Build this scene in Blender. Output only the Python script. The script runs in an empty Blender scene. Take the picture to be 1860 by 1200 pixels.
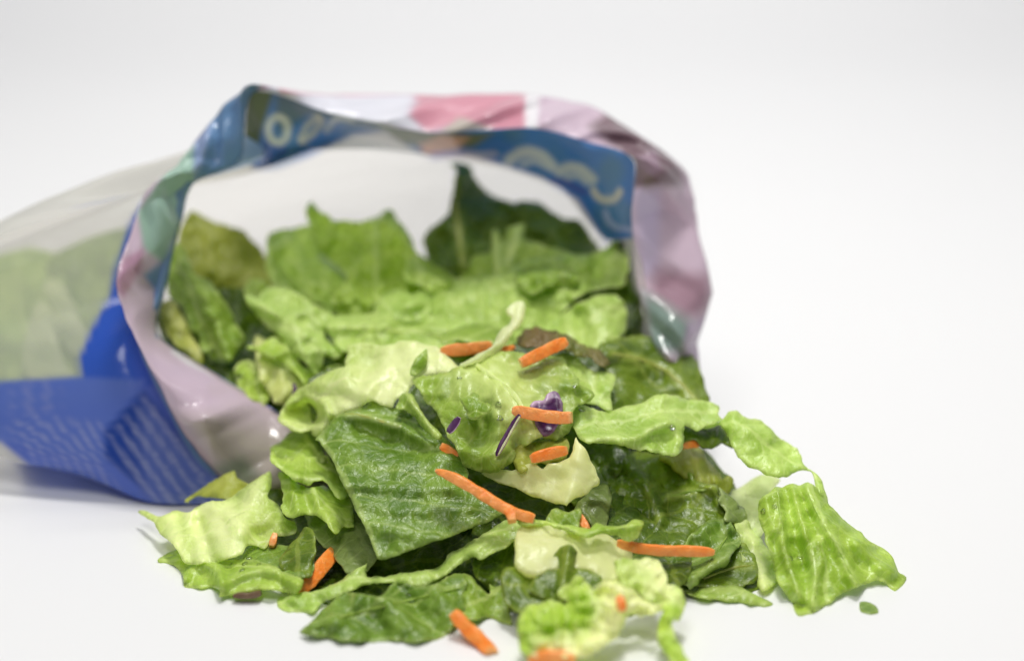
import bpy, bmesh, math, random
import numpy as np
from mathutils import Vector, noise, geometry
random.seed(7); np.random.seed(7)
scene = bpy.context.scene
COL = scene.collection

# ------------------------------------------------------------------ camera
CAM_H, PITCH, LENS = 0.19984, math.radians(16.0), 60.0
FP = 1860 * LENS / 36.0
SP, CP = math.sin(PITCH), math.cos(PITCH)
cd = bpy.data.cameras.new('camera'); cam = bpy.data.objects.new('camera', cd); COL.objects.link(cam)
cam.location = (0, 0, CAM_H); cam.rotation_euler = (math.pi/2 - PITCH, 0, 0)
cd.lens = LENS; cd.sensor_width = 36; cd.clip_start = 0.01; cd.clip_end = 50
cd.dof.use_dof = True; cd.dof.focus_distance = 0.487; cd.dof.aperture_fstop = 4.2
scene.camera = cam
# ------------------------------------------------------------------ world and lamps
w = bpy.data.worlds.new('World'); scene.world = w; w.use_nodes = True
w.node_tree.nodes['Background'].inputs[0].default_value = (0.93, 0.95, 1, 1)
w.node_tree.nodes['Background'].inputs[1].default_value = 0.22
def lamp(name, loc, target, size, power, col=(1, 1, 1), sy=None):
    l = bpy.data.lights.new(name, 'AREA'); l.size = size; l.energy = power; l.color = col
    if sy: l.shape = 'RECTANGLE'; l.size_y = sy
    o = bpy.data.objects.new(name, l); COL.objects.link(o); o.location = loc
    o.rotation_euler = (Vector(target) - Vector(loc)).to_track_quat('-Z', 'Y').to_euler()
    o['kind'] = 'helper'
    return o
lamp('key_softbox', (0.06, 0.62, 1.05), (0.02, 0.49, 0.0), 0.20, 6.9, (1, 0.985, 0.95))
lamp('front_softbox', (-0.12, -0.02, 0.85), (0, 0.52, 0.03), 0.34, 3.2, (1, 0.985, 0.955))
lamp('overhead_softbox', (0.2, 1.6, 1.9), (0.0, 1.6, 0), 1.6, 5.0, (1, 0.99, 0.97))
lamp('backdrop_lamp', (0.1, 1.3, 1.5), (-0.1, 2.6, 0.5), 1.0, 18, (1, 0.99, 0.98))
vs = scene.view_settings
scene.display_settings.display_device = 'sRGB'
vs.view_transform = 'Standard'; vs.look = 'None'; vs.exposure = 0.0; vs.gamma = 1.0
scene.cycles.max_bounces = 10; scene.cycles.transparent_max_bounces = 24
scene.cycles.transmission_bounces = 8
scene.cycles.caustics_reflective = False; scene.cycles.caustics_refractive = False
scene.cycles.sample_clamp_indirect = 6

# ------------------------------------------------------------------ placing helpers (photo pixel + camera distance -> a point of the place)
def P(x, y, D):
    a, b = (x - 930) / FP, (600 - y) / FP
    return np.array((D*a, D*(CP + SP*b), CAM_H + D*(-SP + CP*b)))
def Pn(x, y, D):
    a, b = (x - 930) / FP, (600 - y) / FP
    return np.stack((D*a, D*(CP + SP*b), CAM_H + D*(-SP + CP*b)), -1)
def ground(y): return CAM_H / (SP + CP*(y - 600)/FP)
def project(p):
    v = p - np.array((0, 0, CAM_H))
    D = v[..., 1]*CP - v[..., 2]*SP
    up = v[..., 1]*SP + v[..., 2]*CP
    return 930 + FP*v[..., 0]/D, 600 - FP*up/D
ZM = dict(A=(280, 280, 2.858), B=(740, 280, 2.857), C=(480, 580, 4.0), D=(740, 560, 3.75), E=(1040, 600, 3.53),
          F=(240, 820, 4.0), G=(500, 780, 2.857), H=(780, 800, 3.0), I=(1240, 800, 3.0), N=(0, 0, 1.0))
def Z(t, pts): ox, oy, s = ZM[t]; return [(ox + p[0]/s, oy + p[1]/s) + tuple(p[2:]) for p in pts]
def lin(c):
    return tuple((v/255/12.92 if v/255 <= .04045 else ((v/255+.055)/1.055)**2.4) for v in c)
def tag(o, label=None, cat=None, group=None, kind=None):
    if label: o['label'] = label
    if cat: o['category'] = cat
    if group: o['group'] = group
    if kind: o['kind'] = kind
    return o
def mesh_obj(name, verts, faces, mat=None, parent=None, smooth=True):
    me = bpy.data.meshes.new(name); me.from_pydata([tuple(map(float, v)) for v in verts], [], faces); me.update()
    if smooth: me.polygons.foreach_set('use_smooth', [True]*len(me.polygons))
    if mat: me.materials.append(mat)
    o = bpy.data.objects.new(name, me); COL.objects.link(o)
    if parent: o.parent = parent
    return o
def add_attr(o, name, vals):
    a = o.data.attributes.new(name, 'FLOAT', 'POINT'); a.data.foreach_set('value', np.asarray(vals, np.float32))
def add_col(o, name, vals):
    v = np.ones((len(vals), 4), np.float32); v[:, :3] = vals
    a = o.data.attributes.new(name, 'FLOAT_COLOR', 'POINT'); a.data.foreach_set('color', v.ravel())
def fbm(x, y, z, o=3):
    s, a = 0.0, 1.0
    for i in range(o):
        s += a*noise.noise((x, y, z + 11.3*i)); x *= 2.03; y *= 2.03; a *= .5
    return s
def inside(px, py, poly):
    r = np.zeros(px.shape, bool); n = len(poly)
    for i in range(n):
        x1, y1 = poly[i][:2]; x2, y2 = poly[(i+1) % n][:2]
        c = ((y1 > py) != (y2 > py))
        if y1 != y2: r ^= c & (px < (x2-x1)*(py-y1)/(y2-y1) + x1)
    return r
def seg_dist(px, py, line, closed=False):
    d = np.full(px.shape, 1e9); n = len(line)
    for i in range(n if closed else n-1):
        x1, y1 = line[i][:2]; x2, y2 = line[(i+1) % n][:2]
        L = (x2-x1)**2 + (y2-y1)**2 + 1e-9
        t = np.clip(((px-x1)*(x2-x1) + (py-y1)*(y2-y1))/L, 0, 1)
        d = np.minimum(d, np.hypot(px-x1-t*(x2-x1), py-y1-t*(y2-y1)))
    return d
def catmull(pts, step, closed=True):
    pts = [np.array(p, float) for p in pts]; n = len(pts); out = []
    for i in range(n if closed else n-1):
        if closed: p0, p1, p2, p3 = pts[i-1], pts[i], pts[(i+1) % n], pts[(i+2) % n]
        else: p0, p1, p2, p3 = pts[max(i-1, 0)], pts[i], pts[i+1], pts[min(i+2, n-1)]
        m = max(1, int(np.linalg.norm((p2-p1)[:2])/step))
        k = .38
        for j in range(m):
            t = j/m; h1 = 2*t**3-3*t*t+1; h2 = t**3-2*t*t+t; h3 = -2*t**3+3*t*t; h4 = t**3-t*t
            out.append(h1*p1 + h2*k*(p2-p0) + h3*p2 + h4*k*(p3-p1))
    if not closed: out.append(pts[-1])
    return np.array(out)

# ------------------------------------------------------------------ materials
class NT:
    def __init__(s, name):
        s.m = bpy.data.materials.new(name); s.m.use_nodes = True; s.t = s.m.node_tree
        s.t.nodes.clear(); s.out = s.t.nodes.new('ShaderNodeOutputMaterial')
    def n(s, typ, **kw):
        nd = s.t.nodes.new('ShaderNode' + typ)
        for k, v in kw.items():
            if k.startswith('i_'): s.set(nd.inputs[k[2:].replace('_', ' ')], v)
            else: setattr(nd, k, v)
        return nd
    def set(s, sock, v):
        if isinstance(v, bpy.types.NodeSocket): s.t.links.new(v, sock)
        else:
            if isinstance(v, (tuple, list)) and len(v) == 3 and sock.type == 'RGBA': v = (*v, 1)
            sock.default_value = v
    def math(s, op, a, b=None, c=None, clamp=False):
        nd = s.t.nodes.new('ShaderNodeMath'); nd.operation = op; nd.use_clamp = clamp
        for i, v in enumerate((a, b, c)):
            if v is not None: s.set(nd.inputs[i], v)
        return nd.outputs[0]
    def mix(s, f, a, b, bt='MIX'):
        nd = s.t.nodes.new('ShaderNodeMix'); nd.data_type = 'RGBA'; nd.blend_type = bt; nd.clamp_factor = True
        s.set(nd.inputs[0], f); s.set(nd.inputs[6], a); s.set(nd.inputs[7], b); return nd.outputs[2]
    def mr(s, v, a, b, c=0.0, d=1.0, smooth=False):
        nd = s.t.nodes.new('ShaderNodeMapRange'); nd.interpolation_type = 'SMOOTHSTEP' if smooth else 'LINEAR'
        for i, x in enumerate((v, a, b, c, d)): s.set(nd.inputs[i], x)
        return nd.outputs[0]
    def mixsh(s, f, a, b):
        nd = s.t.nodes.new('ShaderNodeMixShader'); s.set(nd.inputs[0], f); s.set(nd.inputs[1], a); s.set(nd.inputs[2], b); return nd.outputs[0]
    def done(s, sh): s.t.links.new(sh, s.out.inputs[0]); return s.m

def leaf_mat(name, dark, light, pale, vein=.5, rough=.38, transl=.38, spacing=.75, bump=.55, trcol=None, brown=None, coat=.38, gain=(1.28, 1.24, 1.10)):
    t = NT(name)
    uv = t.n('UVMap', uv_map='uv').outputs[0]
    oi = t.n('ObjectInfo').outputs['Random']
    wn = t.n('TexNoise', noise_dimensions='4D', i_Vector=uv, i_Scale=.9, i_Detail=3.0, i_W=t.math('MULTIPLY', oi, 40.0)).outputs['Color']
    vm = t.n('VectorMath', operation='SUBTRACT'); t.set(vm.inputs[0], wn); t.set(vm.inputs[1], (.5, .5, .5))
    vs_ = t.n('VectorMath', operation='SCALE'); t.set(vs_.inputs[0], vm.outputs[0]); vs_.inputs['Scale'].default_value = .62
    va = t.n('VectorMath', operation='ADD'); t.set(va.inputs[0], uv); t.set(va.inputs[1], vs_.outputs[0])
    sep = t.n('SeparateXYZ', i_Vector=va.outputs[0]); s_, t_ = sep.outputs[0], sep.outputs[1]
    at = t.math('ABSOLUTE', t_)
    ph = t.math('FRACT', t.math('SUBTRACT', t.math('DIVIDE', s_, spacing), t.math('MULTIPLY', at, .62/spacing)))
    dv = t.math('MULTIPLY', t.math('ABSOLUTE', t.math('SUBTRACT', ph, .5)), 2.0)      # 1 on the vein
    side = t.mr(dv, .86, .97, 0, 1, True)
    sidew = t.mr(dv, .45, 1.0, 0, 1, True)
    v2 = t.n('TexVoronoi', feature='DISTANCE_TO_EDGE', voronoi_dimensions='2D', i_Vector=va.outputs[0], i_Scale=2.1).outputs['Distance']
    v3 = t.n('TexVoronoi', feature='DISTANCE_TO_EDGE', voronoi_dimensions='2D', i_Vector=va.outputs[0], i_Scale=6.5).outputs['Distance']
    l2 = t.mr(v2, 0, .055, 1, 0, True); l3 = t.mr(v3, 0, .07, 1, 0, True)
    big0 = t.n('TexNoise', noise_dimensions='4D', i_Vector=uv, i_Scale=1.6, i_Detail=2.0, i_W=t.math('MULTIPLY', oi, 23.0)).outputs['Fac']
    midr = t.mr(at, .05, .11, 1, 0, True)
    veins = t.math('MAXIMUM', t.math('MAXIMUM', t.math('MULTIPLY', side, t.mr(big0, .35, .6, .25, .95)), t.math('MULTIPLY', l2, .55)), t.math('MAXIMUM', t.math('MULTIPLY', l3, .22), midr))
    big = t.n('TexNoise', noise_dimensions='4D', i_Vector=uv, i_Scale=.8, i_Detail=4.0, i_Roughness=.6, i_W=t.math('MULTIPLY', oi, 17.0)).outputs['Fac']
    fine = t.n('TexNoise', noise_dimensions='2D', i_Vector=uv, i_Scale=22.0, i_Detail=3.0, i_Roughness=.65).outputs['Fac']
    c = t.mix(t.mr(big, .34, .66, 0, 1, True), lin(dark), lin(light))
    c = t.mix(t.mr(fine, .3, .7, 0, .22), c, tuple(x*.72 for x in lin(dark)))
    c = t.mix(t.math('MULTIPLY', veins, vein), c, lin(pale))
    pa = t.n('Attribute', attribute_name='pale').outputs['Fac']
    # the pale rib has fine lengthwise fibres
    fib = t.n('TexNoise', noise_dimensions='2D', i_Scale=1.0, i_Detail=3.0)
    mp = t.n('Mapping', i_Vector=va.outputs[0]); mp.inputs['Scale'].default_value = (1.2, 14, 1); t.set(fib.inputs['Vector'], mp.outputs[0])
    rib = t.mix(t.mr(fib.outputs['Fac'], .35, .68, 0, .5), lin(pale), tuple(.5*a + .5*b for a, b in zip(lin(pale), lin(light))))
    c = t.mix(pa, c, rib)
    if brown:
        ba = t.n('Attribute', attribute_name='brown').outputs['Fac']
        c = t.mix(t.math('MULTIPLY', ba, t.mr(fine, .2, .6, .6, 1)), c, lin(brown))
    c = t.mix(1.0, c, gain, 'MULTIPLY')
    hb = t.math('SUBTRACT', t.math('MULTIPLY', t.mr(v2, 0, .35, 0, 1, True), .55), t.math('MULTIPLY', sidew, .5))
    hb = t.math('ADD', hb, t.math('MULTIPLY', t.mr(v3, 0, .2, 0, 1, True), .16))
    hb = t.math('ADD', hb, t.math('MULTIPLY', fine, .16))
    hb = t.math('MULTIPLY', hb, t.mr(pa, 0, 1, 1, .3))
    bp = t.n('Bump', i_Strength=bump, i_Distance=.00055, i_Height=hb)
    rn = t.mr(big, .3, .7, rough + .04, rough - .10)
    pb = t.n('BsdfPrincipled', i_Base_Color=c, i_Roughness=rn, i_Normal=bp.outputs[0])
    pb.inputs['Specular IOR Level'].default_value = .42
    pb.inputs['Coat Weight'].default_value = coat; pb.inputs['Coat Roughness'].default_value = .23; t.t.links.new(bp.outputs[0], pb.inputs['Coat Normal'])
    tc = t.mix(.5, c, trcol and lin(trcol) or lin(light))
    hs = t.n('HueSaturation', i_Saturation=1.12, i_Value=1.5, i_Color=tc)
    tr = t.n('BsdfTranslucent', i_Color=hs.outputs[0], i_Normal=bp.outputs[0])
    return t.done(t.mixsh(transl, pb.outputs[0], tr.outputs[0]))

M = {}
PG_ = dict(gain=(1.14, 1.12, 1.02))
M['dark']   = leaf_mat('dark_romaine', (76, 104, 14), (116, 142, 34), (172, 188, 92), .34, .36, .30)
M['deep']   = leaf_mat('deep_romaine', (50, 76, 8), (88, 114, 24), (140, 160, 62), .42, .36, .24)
M['mid']    = leaf_mat('mid_romaine', (124, 156, 44), (164, 190, 84), (214, 224, 156), .40, .36, .38)
M['bright'] = leaf_mat('bright_romaine', (154, 182, 66), (190, 210, 112), (226, 234, 178), .40, .34, .42)
M['light']  = leaf_mat('light_romaine', (164, 192, 92), (198, 216, 138), (226, 234, 184), .40, .38, .40)
M['gloss']  = leaf_mat('glossy_romaine', (86, 122, 32), (132, 164, 64), (190, 208, 132), .36, .32, .28, spacing=1.25, bump=.75)
M['pale']   = leaf_mat('pale_lettuce', (186, 206, 108), (214, 226, 152), (238, 240, 210), .5, .36, .42, bump=.8, **PG_)
M['cream']  = leaf_mat('cream_lettuce', (204, 212, 138), (222, 226, 168), (236, 238, 206), .35, .36, .42, bump=.4, **PG_)
M['lime']   = leaf_mat('lime_lettuce', (176, 204, 70), (208, 224, 128), (240, 238, 216), .3, .32, .45, bump=.8, **PG_)
M['olive']  = leaf_mat('olive_lettuce', (142, 154, 44), (172, 180, 80), (202, 206, 134), .25, .45, .38, bump=.5)
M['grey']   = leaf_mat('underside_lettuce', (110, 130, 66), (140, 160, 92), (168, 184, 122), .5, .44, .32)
M['wilt']   = leaf_mat('wilted_lettuce', (84, 104, 30), (122, 136, 52), (164, 164, 96), .3, .45, .25, bump=1.2, brown=(116, 88, 56))
M['white']  = leaf_mat('white_lettuce', (204, 216, 168), (222, 228, 198), (234, 236, 218), .3, .38, .5, bump=.5, **PG_)

def carrot_mat():
    t = NT('carrot')
    co = t.n('TexCoord').outputs['Object']
    a = t.n('TexNoise', i_Vector=co, i_Scale=420.0, i_Detail=4.0).outputs['Fac']
    b = t.n('TexNoise', i_Vector=co, i_Scale=1100.0, i_Detail=2.0).outputs['Fac']
    c = t.mix(t.mr(a, .3, .7), lin((255, 130, 36)), lin((255, 160, 74)))
    c = t.mix(t.mr(b, .62, .8, 0, .5), c, lin((255, 214, 172)))
    c = t.mix(t.n('Attribute', attribute_name='pale').outputs['Fac'], c, lin((255, 190, 120)))
    bp = t.n('Bump', i_Strength=.8, i_Distance=.0006, i_Height=t.math('ADD', a, t.math('MULTIPLY', b, .5)))
    pb = t.n('BsdfPrincipled', i_Base_Color=c, i_Roughness=.36, i_Normal=bp.outputs[0])
    pb.inputs['Subsurface Weight'].default_value = .08
    pb.inputs['Subsurface Radius'].default_value = (1, .35, .1); pb.inputs['Subsurface Scale'].default_value = .0015
    return t.done(pb.outputs[0])
M['carrot'] = carrot_mat()
def cabbage_mat(name, c1, c2):
    t = NT(name)
    co = t.n('TexCoord').outputs['Object']
    a = t.n('TexNoise', i_Vector=co, i_Scale=300.0, i_Detail=4.0).outputs['Fac']
    pa = t.n('Attribute', attribute_name='pale').outputs['Fac']
    c = t.mix(t.mr(a, .3, .7), lin(c1), lin(c2)); c = t.mix(pa, c, lin((206, 176, 200)))
    bp = t.n('Bump', i_Strength=.5, i_Distance=.0004, i_Height=a)
    return t.done(t.n('BsdfPrincipled', i_Base_Color=c, i_Roughness=.36, i_Normal=bp.outputs[0]).outputs[0])
M['purple'] = cabbage_mat('red_cabbage', (54, 18, 62), (86, 36, 92))
M['brown'] = cabbage_mat('brown_scrap', (92, 66, 48), (128, 104, 78))
def water_mat():
    t = NT('water')
    g = t.n('BsdfGlossy', i_Color=(1, 1, 1), i_Roughness=.04); f = t.n('Fresnel', i_IOR=1.4).outputs[0]
    tp = t.n('BsdfTransparent', i_Color=(.97, .99, .95))
    return t.done(t.mixsh(t.math('ADD', f, .02), tp.outputs[0], g.outputs[0]))
M['water'] = water_mat()
def paper_mat():
    t = NT('white_paper')
    co = t.n('TexCoord').outputs['Object']
    a = t.n('TexNoise', i_Vector=co, i_Scale=3.0, i_Detail=2.0).outputs['Fac']
    c = t.mix(a, (.755, .755, .762), (.775, .775, .777))
    return t.done(t.n('BsdfPrincipled', i_Base_Color=c, i_Roughness=.55).outputs[0])
def film_mat(name, clear_alpha=.70):
    t = NT(name)
    ink = t.n('Attribute', attribute_name='ink').outputs['Fac']
    col = t.n('Attribute', attribute_name='print').outputs['Color']
    co = t.n('TexCoord').outputs['Object']
    cr = t.n('TexNoise', i_Vector=co, i_Scale=38.0, i_Detail=3.0, i_Distortion=.6).outputs['Fac']
    bp = t.n('Bump', i_Strength=.18, i_Distance=.003, i_Height=cr)
    tp = t.n('BsdfTransparent', i_Color=(.91, .895, .87))
    df = t.n('BsdfPrincipled', i_Base_Color=(.90, .89, .87), i_Roughness=.32, i_Normal=bp.outputs[0])
    tl = t.n('BsdfTranslucent', i_Color=(.86, .84, .81), i_Normal=bp.outputs[0])
    clear = t.mixsh(clear_alpha, t.mixsh(.6, df.outputs[0], tl.outputs[0]), tp.outputs[0])
    pk = t.n('BsdfPrincipled', i_Base_Color=col, i_Roughness=.16, i_Normal=bp.outputs[0])
    pt = t.n('BsdfTranslucent', i_Color=col, i_Normal=bp.outputs[0])
    inked = t.mixsh(.36, pk.outputs[0], pt.outputs[0])
    return t.done(t.mixsh(ink, clear, inked))

# ------------------------------------------------------------------ the white sweep of paper
def sweep():
    prof = [(-1.5, 0), (-.6, 0), (0, 0), (.4, 0), (.8, 0), (1.2, 0), (1.6, 0)]
    for i in range(1, 13):
        a = i/12*math.pi/2; prof.append((1.6 + 1.1*math.sin(a), 1.1 - 1.1*math.cos(a)))
    prof += [(2.7, 1.6), (2.7, 2.4)]
    vs_, fs = [], []
    for y, z in prof: vs_ += [(-2.5, y, z), (2.5, y, z)]
    for i in range(len(prof)-1): fs.append((2*i, 2*i+1, 2*i+3, 2*i+2))
    tag(mesh_obj('backdrop', vs_, fs, paper_mat()), kind='structure')
sweep()

# ------------------------------------------------------------------ leaves
def rbf(handles):
    h = np.array(handles, float); n = len(h)
    if n == 1: return lambda x, y: np.full(x.shape, h[0, 2])
    if n == 2:
        d = h[1, :2]-h[0, :2]; L = d@d
        return lambda x, y: h[0, 2] + (h[1, 2]-h[0, 2])*(((x-h[0, 0])*d[0] + (y-h[0, 1])*d[1])/L)
    s = 200.0; q = h[:, :2]/s
    K = np.linalg.norm(q[:, None]-q[None], axis=-1); Pm = np.c_[np.ones(n), q]
    A = np.block([[K, Pm], [Pm.T, np.zeros((3, 3))]])
    sol = np.linalg.lstsq(A, np.r_[h[:, 2], 0, 0, 0], rcond=None)[0]
    def f(x, y):
        r = sol[n] + sol[n+1]*x/s + sol[n+2]*y/s
        for i in range(n): r = r + sol[i]*np.sqrt((x/s-q[i, 0])**2 + (y/s-q[i, 1])**2 + .01)
        return r
    return f
SEED = [0]; SURF = {}
LETT = 'lettuce pieces spilling from the salad bag'
def leaf(name, label, poly, dep, mat, zone='N', rag=2.2, amp=2.0, sc=70, curl=2.0, curlw=22, ridges=(), pale=(), brown=(), axis=None,
         th=.00035, step=6.0, cat='lettuce', group=LETT, blister=.6, parent=None, fine_edge=True):
    SEED[0] += 1; sd = SEED[0]*3.71
    if zone: poly, dep = Z(zone, poly), Z(zone, dep)
    ridges = [(Z(zone, r[0]),)+tuple(r[1:]) for r in ridges] if zone else ridges
    pale = [(Z(zone, r[0]),)+tuple(r[1:]) for r in pale] if zone else pale
    brown = [(Z(zone, r[0]),)+tuple(r[1:]) for r in brown] if zone else brown
    if axis and zone: axis = Z(zone, axis)
    poly = [p[:2] for p in poly]
    if 'bag mouth' in group: amp, blister, curl = amp*1.5, blister*1.9, curl*1.4
    b = catmull(poly, 3.6)
    # torn, slightly frilly edge
    tn = np.roll(b, -1, 0) - np.roll(b, 1, 0); ln = np.linalg.norm(tn, axis=1, keepdims=True) + 1e-6
    nr = np.c_[-tn[:, 1], tn[:, 0]]/ln
    j = np.array([fbm(p[0]/26, p[1]/26, sd, 2)*1.0 + (.75*noise.noise((p[0]/8, p[1]/8, sd+5)) + .4*noise.noise((p[0]/4, p[1]/4, sd+8)))*(.4 + 1.2*abs(noise.noise((p[0]/45, p[1]/45, sd+2)))) for p in b])
    b = b + nr*(j*rag*1.25)[:, None]
    x0, y0 = b.min(0); x1, y1 = b.max(0)
    gx, gy = np.meshgrid(np.arange(x0, x1, step), np.arange(y0, y1, step*.866))
    gx = gx + (np.arange(gx.shape[0]) % 2)[:, None]*step/2
    gx = (gx + np.random.uniform(-.12, .12, gx.shape)*step).ravel(); gy = (gy + np.random.uniform(-.12, .12, gy.shape)*step).ravel()
    bl = b.tolist()
    k = inside(gx, gy, bl); gx, gy = gx[k], gy[k]
    k = seg_dist(gx, gy, bl, True) > step*.55; gx, gy = gx[k], gy[k]
    co = [Vector(p) for p in bl] + [Vector((float(a), float(c))) for a, c in zip(gx, gy)]
    r = geometry.delaunay_2d_cdt(co, [], [list(range(len(bl)))], 1, 1e-5)
    px = np.array([v[0] for v in r[0]]); py = np.array([v[1] for v in r[0]]); faces = [list(f) for f in r[2]]
    D = rbf(dep)(px, py)                                   # mm
    ed = seg_dist(px, py, bl[::3], True)
    nz = np.array([fbm(x/sc, y/sc, sd, 3) for x, y in zip(px, py)])
    ne = np.array([noise.noise((x/30, y/30, sd+9)) for x, y in zip(px, py)])
    n2 = np.array([noise.noise((x/17, y/17, sd+3)) for x, y in zip(px, py)])
    n3 = np.array([noise.noise((x/9.5, y/9.5, sd+13)) for x, y in zip(px, py)])
    D = D + 1.2*amp*nz + .35*blister*n3 + curl*np.exp(-ed/curlw)*(ne*1.5 + .25) + 1.7*blister*n2
    for rg in ridges:
        d = seg_dist(px, py, rg[0]); D = D - 1.45*rg[2]*np.exp(-(d/rg[1])**2)
    pv = np.zeros(px.shape)
    for pl in pale:
        d = seg_dist(px, py, pl[0]); nn = np.array([noise.noise((x/22, y/22, sd+21)) for x, y in zip(px, py)])
        pv = np.maximum(pv, pl[2]*np.clip(1.25 - (d/pl[1])*(1 + .5*nn), 0, 1))
    pv = np.maximum(pv, .4*np.clip(1 - ed/5.5, 0, 1))
    D = np.minimum(D/1000, ground(py) - .0007)
    pos = Pn(px, py, D)
    o = mesh_obj(name, pos, faces, M[mat], parent)
    me = o.data
    me.calc_loop_triangles()
    # orient towards the lens side
    nrm = me.polygons[len(me.polygons)//2].normal; cpt = me.polygons[len(me.polygons)//2].center
    if nrm.dot(Vector((0, 0, CAM_H)) - cpt) < 0: me.flip_normals()
    c0 = pos.mean(0); U, S, Vt = np.linalg.svd(pos - c0, full_matrices=False)
    if axis:
        f = rbf(dep); a0, a1 = [P(p[0], p[1], float(f(np.array([p[0]]), np.array([p[1]]))[0])/1000) for p in axis]
        e3 = Vt[2]; e1 = a1-a0; e1 -= e3*(e1@e3); e1 /= np.linalg.norm(e1); e2 = np.cross(e3, e1); og = a0
    else: e1, e2, og = Vt[0], Vt[1], c0 + Vt[1]*.006*math.sin(sd)
    q = pos - og; uvv = np.stack((q@e1, q@e2), -1)*100
    ul = me.uv_layers.new(name='uv'); li = np.zeros(len(me.loops), np.int32); me.loops.foreach_get('vertex_index', li)
    ul.data.foreach_set('uv', uvv[li].astype(np.float32).ravel())
    add_attr(o, 'pale', pv)
    SURF[o.name] = (px, py, D)
    if brown:
        bv = np.zeros(px.shape)
        for pl in brown:
            d = seg_dist(px, py, pl[0]); bv = np.maximum(bv, pl[2]*np.clip(1.3-d/pl[1], 0, 1))
        add_attr(o, 'brown', bv)
    sm = o.modifiers.new('thickness', 'SOLIDIFY'); sm.thickness = th; sm.offset = -1
    if label: tag(o, label, cat, group)
    return o

def strip_tube(name, label, path, wid, thick, mat, zone='N', cat='carrot', group='orange carrot shreds scattered over the salad', parent=None, taper=(.75, .75), twist=0.0, paleside=False):
    """a cut shred: rounded-rectangular section swept along a path of (x, y, D mm); wid in photo pixels, thick in mm"""
    SEED[0] += 1; sd = SEED[0]*2.3
    pts = Z(zone, path); s = ZM[zone][2]; wid = wid/s
    pts = catmull(pts, 6.0, closed=False); n = len(pts)
    W = [P(p[0], p[1], min(p[2]/1000, ground(p[1]) - .001)) for p in pts]
    view = np.array((0, CP, -SP)); vs_, fs, NS = [], [], 12
    ends = []
    for i in range(n):
        a = W[min(i+1, n-1)] - W[max(i-1, 0)]; a /= np.linalg.norm(a)
        wd = np.cross(a, view); wd /= np.linalg.norm(wd); td = np.cross(wd, a)
        u = i/(n-1)
        tp = 1 - (1-taper[0])*max(0, 1-u/.22)**1.6 - (1-taper[1])*max(0, 1-(1-u)/.22)**1.6
        endr = (.88, .97, 1)[min(2, i, n-1-i)]
        hw = .93*wid*pts[i][2]/1000/FP/2*tp*endr*(1 + .16*noise.noise((i*.3, sd, 0))); ht = thick/2000*(.55 + .45*tp)*endr*(1 + .12*noise.noise((i*.4, sd, 4)))
        tw = twist*u
        for kx in range(NS):
            an = 2*math.pi*kx/NS + .2
            cx, cy = math.cos(an), math.sin(an)
            cx = math.copysign(abs(cx)**.28, cx); cy = math.copysign(abs(cy)**.28, cy)
            cx, cy = cx*math.cos(tw)-cy*math.sin(tw), cx*math.sin(tw)+cy*math.cos(tw)
            q = W[i] + wd*hw*cx + td*ht*cy + np.array([noise.noise((i*.9, kx*1.7, sd)), noise.noise((i*.9, kx*1.7, sd+3)), noise.noise((i*.9, kx*1.7, sd+6))])*.00018
            q[2] = max(q[2], .0004); vs_.append(q)
    for i in range(n-1):
        for kx in range(NS):
            k2 = (kx+1) % NS; fs.append((i*NS+kx, i*NS+k2, (i+1)*NS+k2, (i+1)*NS+kx))
    fs.append(tuple(range(NS))[::-1]); fs.append(tuple((n-1)*NS+kx for kx in range(NS)))
    o = mesh_obj(name, vs_, fs, M[mat], parent)
    bm = bmesh.new(); bm.from_mesh(o.data); bmesh.ops.recalc_face_normals(bm, faces=bm.faces); bm.to_mesh(o.data); bm.free()
    o.data.set_sharp_from_angle(angle=math.radians(38))
    if mat == 'carrot':
        add_attr(o, 'pale', [max(0, math.sin(2*math.pi*kx/NS + sd))*.8*(.5+.5*noise.noise((i*.22, sd, 1))) + (.6 if i in (0, n-1) else 0) for i in range(n) for kx in range(NS)])
    if paleside:
        add_attr(o, 'pale', [1.0 if (kx in (0, 1, 2, 3, 10, 11)) else 0.0 for i in range(n) for kx in range(NS)])
    if label: tag(o, label, cat, group)
    return o
def rib(parent, path, wid, thick, mat='pale', zone='N', name='midrib', pv=.7):
    o = strip_tube(name, None, path, wid, thick, mat, zone, parent=parent, taper=(.9, .3))
    me = o.data; ul = me.uv_layers.new(name='uv'); n = len(me.vertices)
    vi = np.zeros(len(me.loops), np.int32); me.loops.foreach_get('vertex_index', vi)
    uvv = np.stack((np.arange(n)//12*.09, (np.arange(n) % 12)*.02), -1); ul.data.foreach_set('uv', uvv[vi].astype(np.float32).ravel())
    add_attr(o, 'pale', [pv]*n); return o


def midrib(o, zone, path, wid, thick=.9, mat='pale', step=18, label=None):
    """a raised rib following the surface of leaf o"""
    px, py, D = SURF[o.name]; pts = catmull(Z(zone, [p[:2] for p in path]), step, closed=False); s = ZM[zone][2]; out = []
    for p in pts:
        d = (px-p[0])**2 + (py-p[1])**2; k = np.argsort(d)[:8]; out.append((p[0], p[1], float(D[k].mean())*1000 - .05))
    r = rib(o, out, wid/s, thick, mat, 'N', pv=.7 if mat in ('pale', 'olive') else .15)
    return r
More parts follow.
